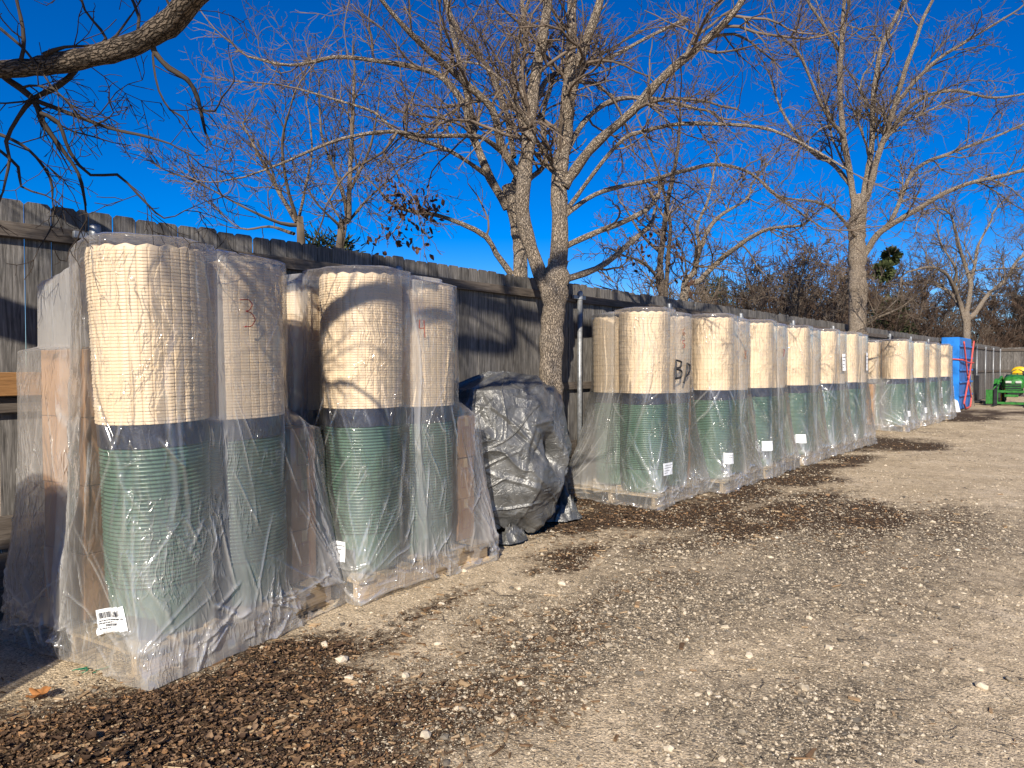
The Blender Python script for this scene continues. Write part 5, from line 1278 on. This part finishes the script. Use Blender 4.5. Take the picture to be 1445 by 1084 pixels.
# undergrowth: one tangled mass of stems
def brush(name, segs, n, h, mat, label, minr=.007):
    V_, Q_, m = [], [], 0
    t = rng.random(n); i = rng.integers(0, len(segs), n); A = np.array([s_[0] for s_ in segs])[i]; Bb = np.array([s_[1] for s_ in segs])[i]
    base = A+(Bb-A)*t[:, None]+np.concatenate([rng.normal(0, 1.2, (n, 2)), np.zeros((n, 1))], 1)
    ln = h*rng.uniform(.35, 1.0, n); d = rng.normal(0, .42, (n, 3)); d[:, 2] = 1; d /= np.linalg.norm(d, axis=1, keepdims=True)
    z0 = rng.uniform(0, 1, n)*h*.55*(rng.random(n) < .75)
    u = np.linspace(0, 1, 5); cv = rng.normal(0, .22, (n, 5, 3)); cv[:, 0] = 0; cv = np.cumsum(cv, 1)*.35
    P = base[:, None]+np.array([0, 0, 1])*z0[:, None, None]+(d[:, None]*u[None, :, None]+cv*u[None, :, None])*ln[:, None, None]
    rad = np.maximum(rng.uniform(.006, .016, n)[:, None]*np.linspace(1, .5, 5), minr)
    V, Q = tube_np(P, rad, 3); o = np_obj(name, V, Q, None, mat, None, True)
    return tag(o, label, 'undergrowth', kind='stuff')
def seg(p, q): a = gpt(*p); b = gpt(*q); return (np.array(a), np.array(b))
brush('undergrowth', [seg((1060, 24), (1180, 33)), seg((1180, 30), (1290, 40)), seg((1280, 38), (1390, 50)), seg((1380, 48), (1480, 54))], 9000, 2.9, M['twig_red'], 'tangled reddish brown undergrowth beyond the far part of the fence', .009)
brush('undergrowth', [seg((990, 26), (1180, 40)), seg((1180, 38), (1300, 50)), seg((1290, 50), (1480, 62))], 6000, 4.2, M['twig_dark'], 'dark grey tangle of stems deeper in the thicket', .011)

# evergreens
def cedar(px, dp, z0, h, rad, n, label, name='cedar_tree', s=.09):
    loc = gpt(px, dp); root = thing(name, label, 'tree', loc)
    MB().tube([(0, 0, 0), (.03, .02, z0+h*.35), (0, 0, z0+h*.8)], [.09, .07, .02], 8).build('trunk', M['bark_dark'], root, True)
    nb = max(30, n//60); u = rng.random(nb)**.8; a = rng.uniform(0, 6.28, nb); rr = rad*(1-u*.75)*rng.uniform(.35, 1.05, nb)
    bc = np.stack([rr*np.cos(a), rr*np.sin(a), z0+h*u], -1)
    br = MB()
    for b in bc[::2]: br.tube([(0, 0, max(.1, b[2]-.25)), b*np.array([.5, .5, 1])-np.array([0, 0, .08]), b], [.014, .011, .006], 4, cap=False)
    br.build('limbs', M['bark_dark'], root, True)
    k = rng.integers(0, nb, n); dirn = rng.normal(0, 1, (n, 3)); dirn[:, 2] += .35; dirn /= np.linalg.norm(dirn, axis=1, keepdims=True)
    c = bc[k]+dirn*(rng.random(n)**.6*rad*.26)[:, None]
    ln = s*rng.uniform(.5, 1.2, n); sd = np.cross(dirn, rng.normal(0, 1, (n, 3))); sd /= np.linalg.norm(sd, axis=1, keepdims=True)
    V = np.stack([c-sd*(ln*.16)[:, None], c+sd*(ln*.16)[:, None], c+dirn*ln[:, None]+sd*(ln*.1)[:, None], c+dirn*ln[:, None]-sd*(ln*.1)[:, None]], 1).reshape(-1, 3)
    np_obj('foliage', V, np.arange(4*n).reshape(-1, 4), None, M['cedar'], root, False)
    return root
cedar(468, 10.6, 1.6, 1.75, .95, 5200, 'small dark green cedar peeking over the fence beside the slim bare tree')
cedar(528, 11.2, 1.4, 1.5, .9, 4200, 'low ragged cedar top over the fence right of the slim bare tree')
cedar(1254, 30, 1.2, 3.1, 1.3, 5200, 'dark green cedar in the thicket right of the tall row tree', s=.14)
cedar(1010, 46, 1.5, 5.4, 2.6, 5200, 'distant dark evergreen behind the thicket above the fence', s=.2)
cedar(1060, 50, 1.5, 5.2, 3.0, 5200, 'second distant dark evergreen behind the thicket', s=.2)
def clump(px, py, dp, rad, label):
    p = at(px, py, dp); n = 380; d = rng.normal(0, 1, (n, 3)); d /= np.linalg.norm(d, axis=1, keepdims=True); c = d*(rng.random(n)**.5*rad)[:, None]
    sd = np.cross(d, rng.normal(0, 1, (n, 3))); ln = .09
    V = np.stack([c-sd*.02, c+sd*.02, c+d*ln+sd*.015, c+d*ln-sd*.015], 1).reshape(-1, 3)
    o = np_obj('mistletoe_clump', V, np.arange(4*n).reshape(-1, 4), None, M['cedar'], None, False); o.location = p
    return tag(o, label, 'mistletoe', None)
clump(1258, 361, 16.8, .17, 'upper green mistletoe clump beside the tall bare tree')
clump(1247, 383, 16.6, .20, 'lower green mistletoe clump beside the tall bare tree')

# overhead wire beyond the thicket
w = MB(); a, b = at(1120, 425, 40), at(1520, 395, 62); t_ = np.linspace(0, 1, 24)[:, None]
w.tube(a+(b-a)*t_-np.array([0, 0, 1])*(1.2*(t_-t_**2)), .02, 5).build('overhead_wire', M['black'], None, True)
tag(C.objects['overhead_wire'], 'thin dark overhead wire crossing the thicket', 'wire')
# ------------------------------------------------------------------ daylight
SUN_EL, SUN_AZ = 31.0, 147.0            # light travels towards -x +y along the fence
d_to_sun = np.array([math.sin(R(SUN_AZ))*math.cos(R(SUN_EL)), math.cos(R(SUN_AZ))*math.cos(R(SUN_EL)), math.sin(R(SUN_EL))])
sd = bpy.data.lights.new('sun', 'SUN'); so = bpy.data.objects.new('sun', sd); C.objects.link(so)
so.rotation_euler = Vector(-d_to_sun).to_track_quat('-Z', 'Y').to_euler()
sd.energy = 5.0; sd.angle = R(.53); sd.color = (1.0, .91, .77)
W = bpy.data.worlds.new('World'); S.world = W; W.use_nodes = True
nt = W.node_tree; nt.nodes.clear()
sky = nt.nodes.new('ShaderNodeTexSky'); sky.sky_type = 'NISHITA'; sky.sun_disc = False
sky.sun_elevation = R(SUN_EL); sky.sun_rotation = R(SUN_AZ); sky.altitude = 250; sky.air_density = .78; sky.dust_density = .0; sky.ozone_density = 4.0
hs = nt.nodes.new('ShaderNodeHueSaturation'); hs.inputs['Saturation'].default_value = 1.46; hs.inputs['Hue'].default_value = .514; hs.inputs['Value'].default_value = 1.0
bg = nt.nodes.new('ShaderNodeBackground'); bg.inputs['Strength'].default_value = .093
ow = nt.nodes.new('ShaderNodeOutputWorld')
nt.links.new(sky.outputs[0], hs.inputs['Color']); nt.links.new(hs.outputs[0], bg.inputs[0]); nt.links.new(bg.outputs[0], ow.inputs[0])
S.view_settings.view_transform = 'Standard'; S.view_settings.look = 'None'; S.view_settings.exposure = 0.55; S.view_settings.gamma = 1.0
S.view_settings.use_curve_mapping = False
S.render.engine = 'CYCLES'
S.cycles.transparent_max_bounces = 24; S.cycles.max_bounces = 8; S.cycles.caustics_reflective = False; S.cycles.caustics_refractive = False
S.cycles.sample_clamp_indirect = 6
S.cycles.use_denoising = True
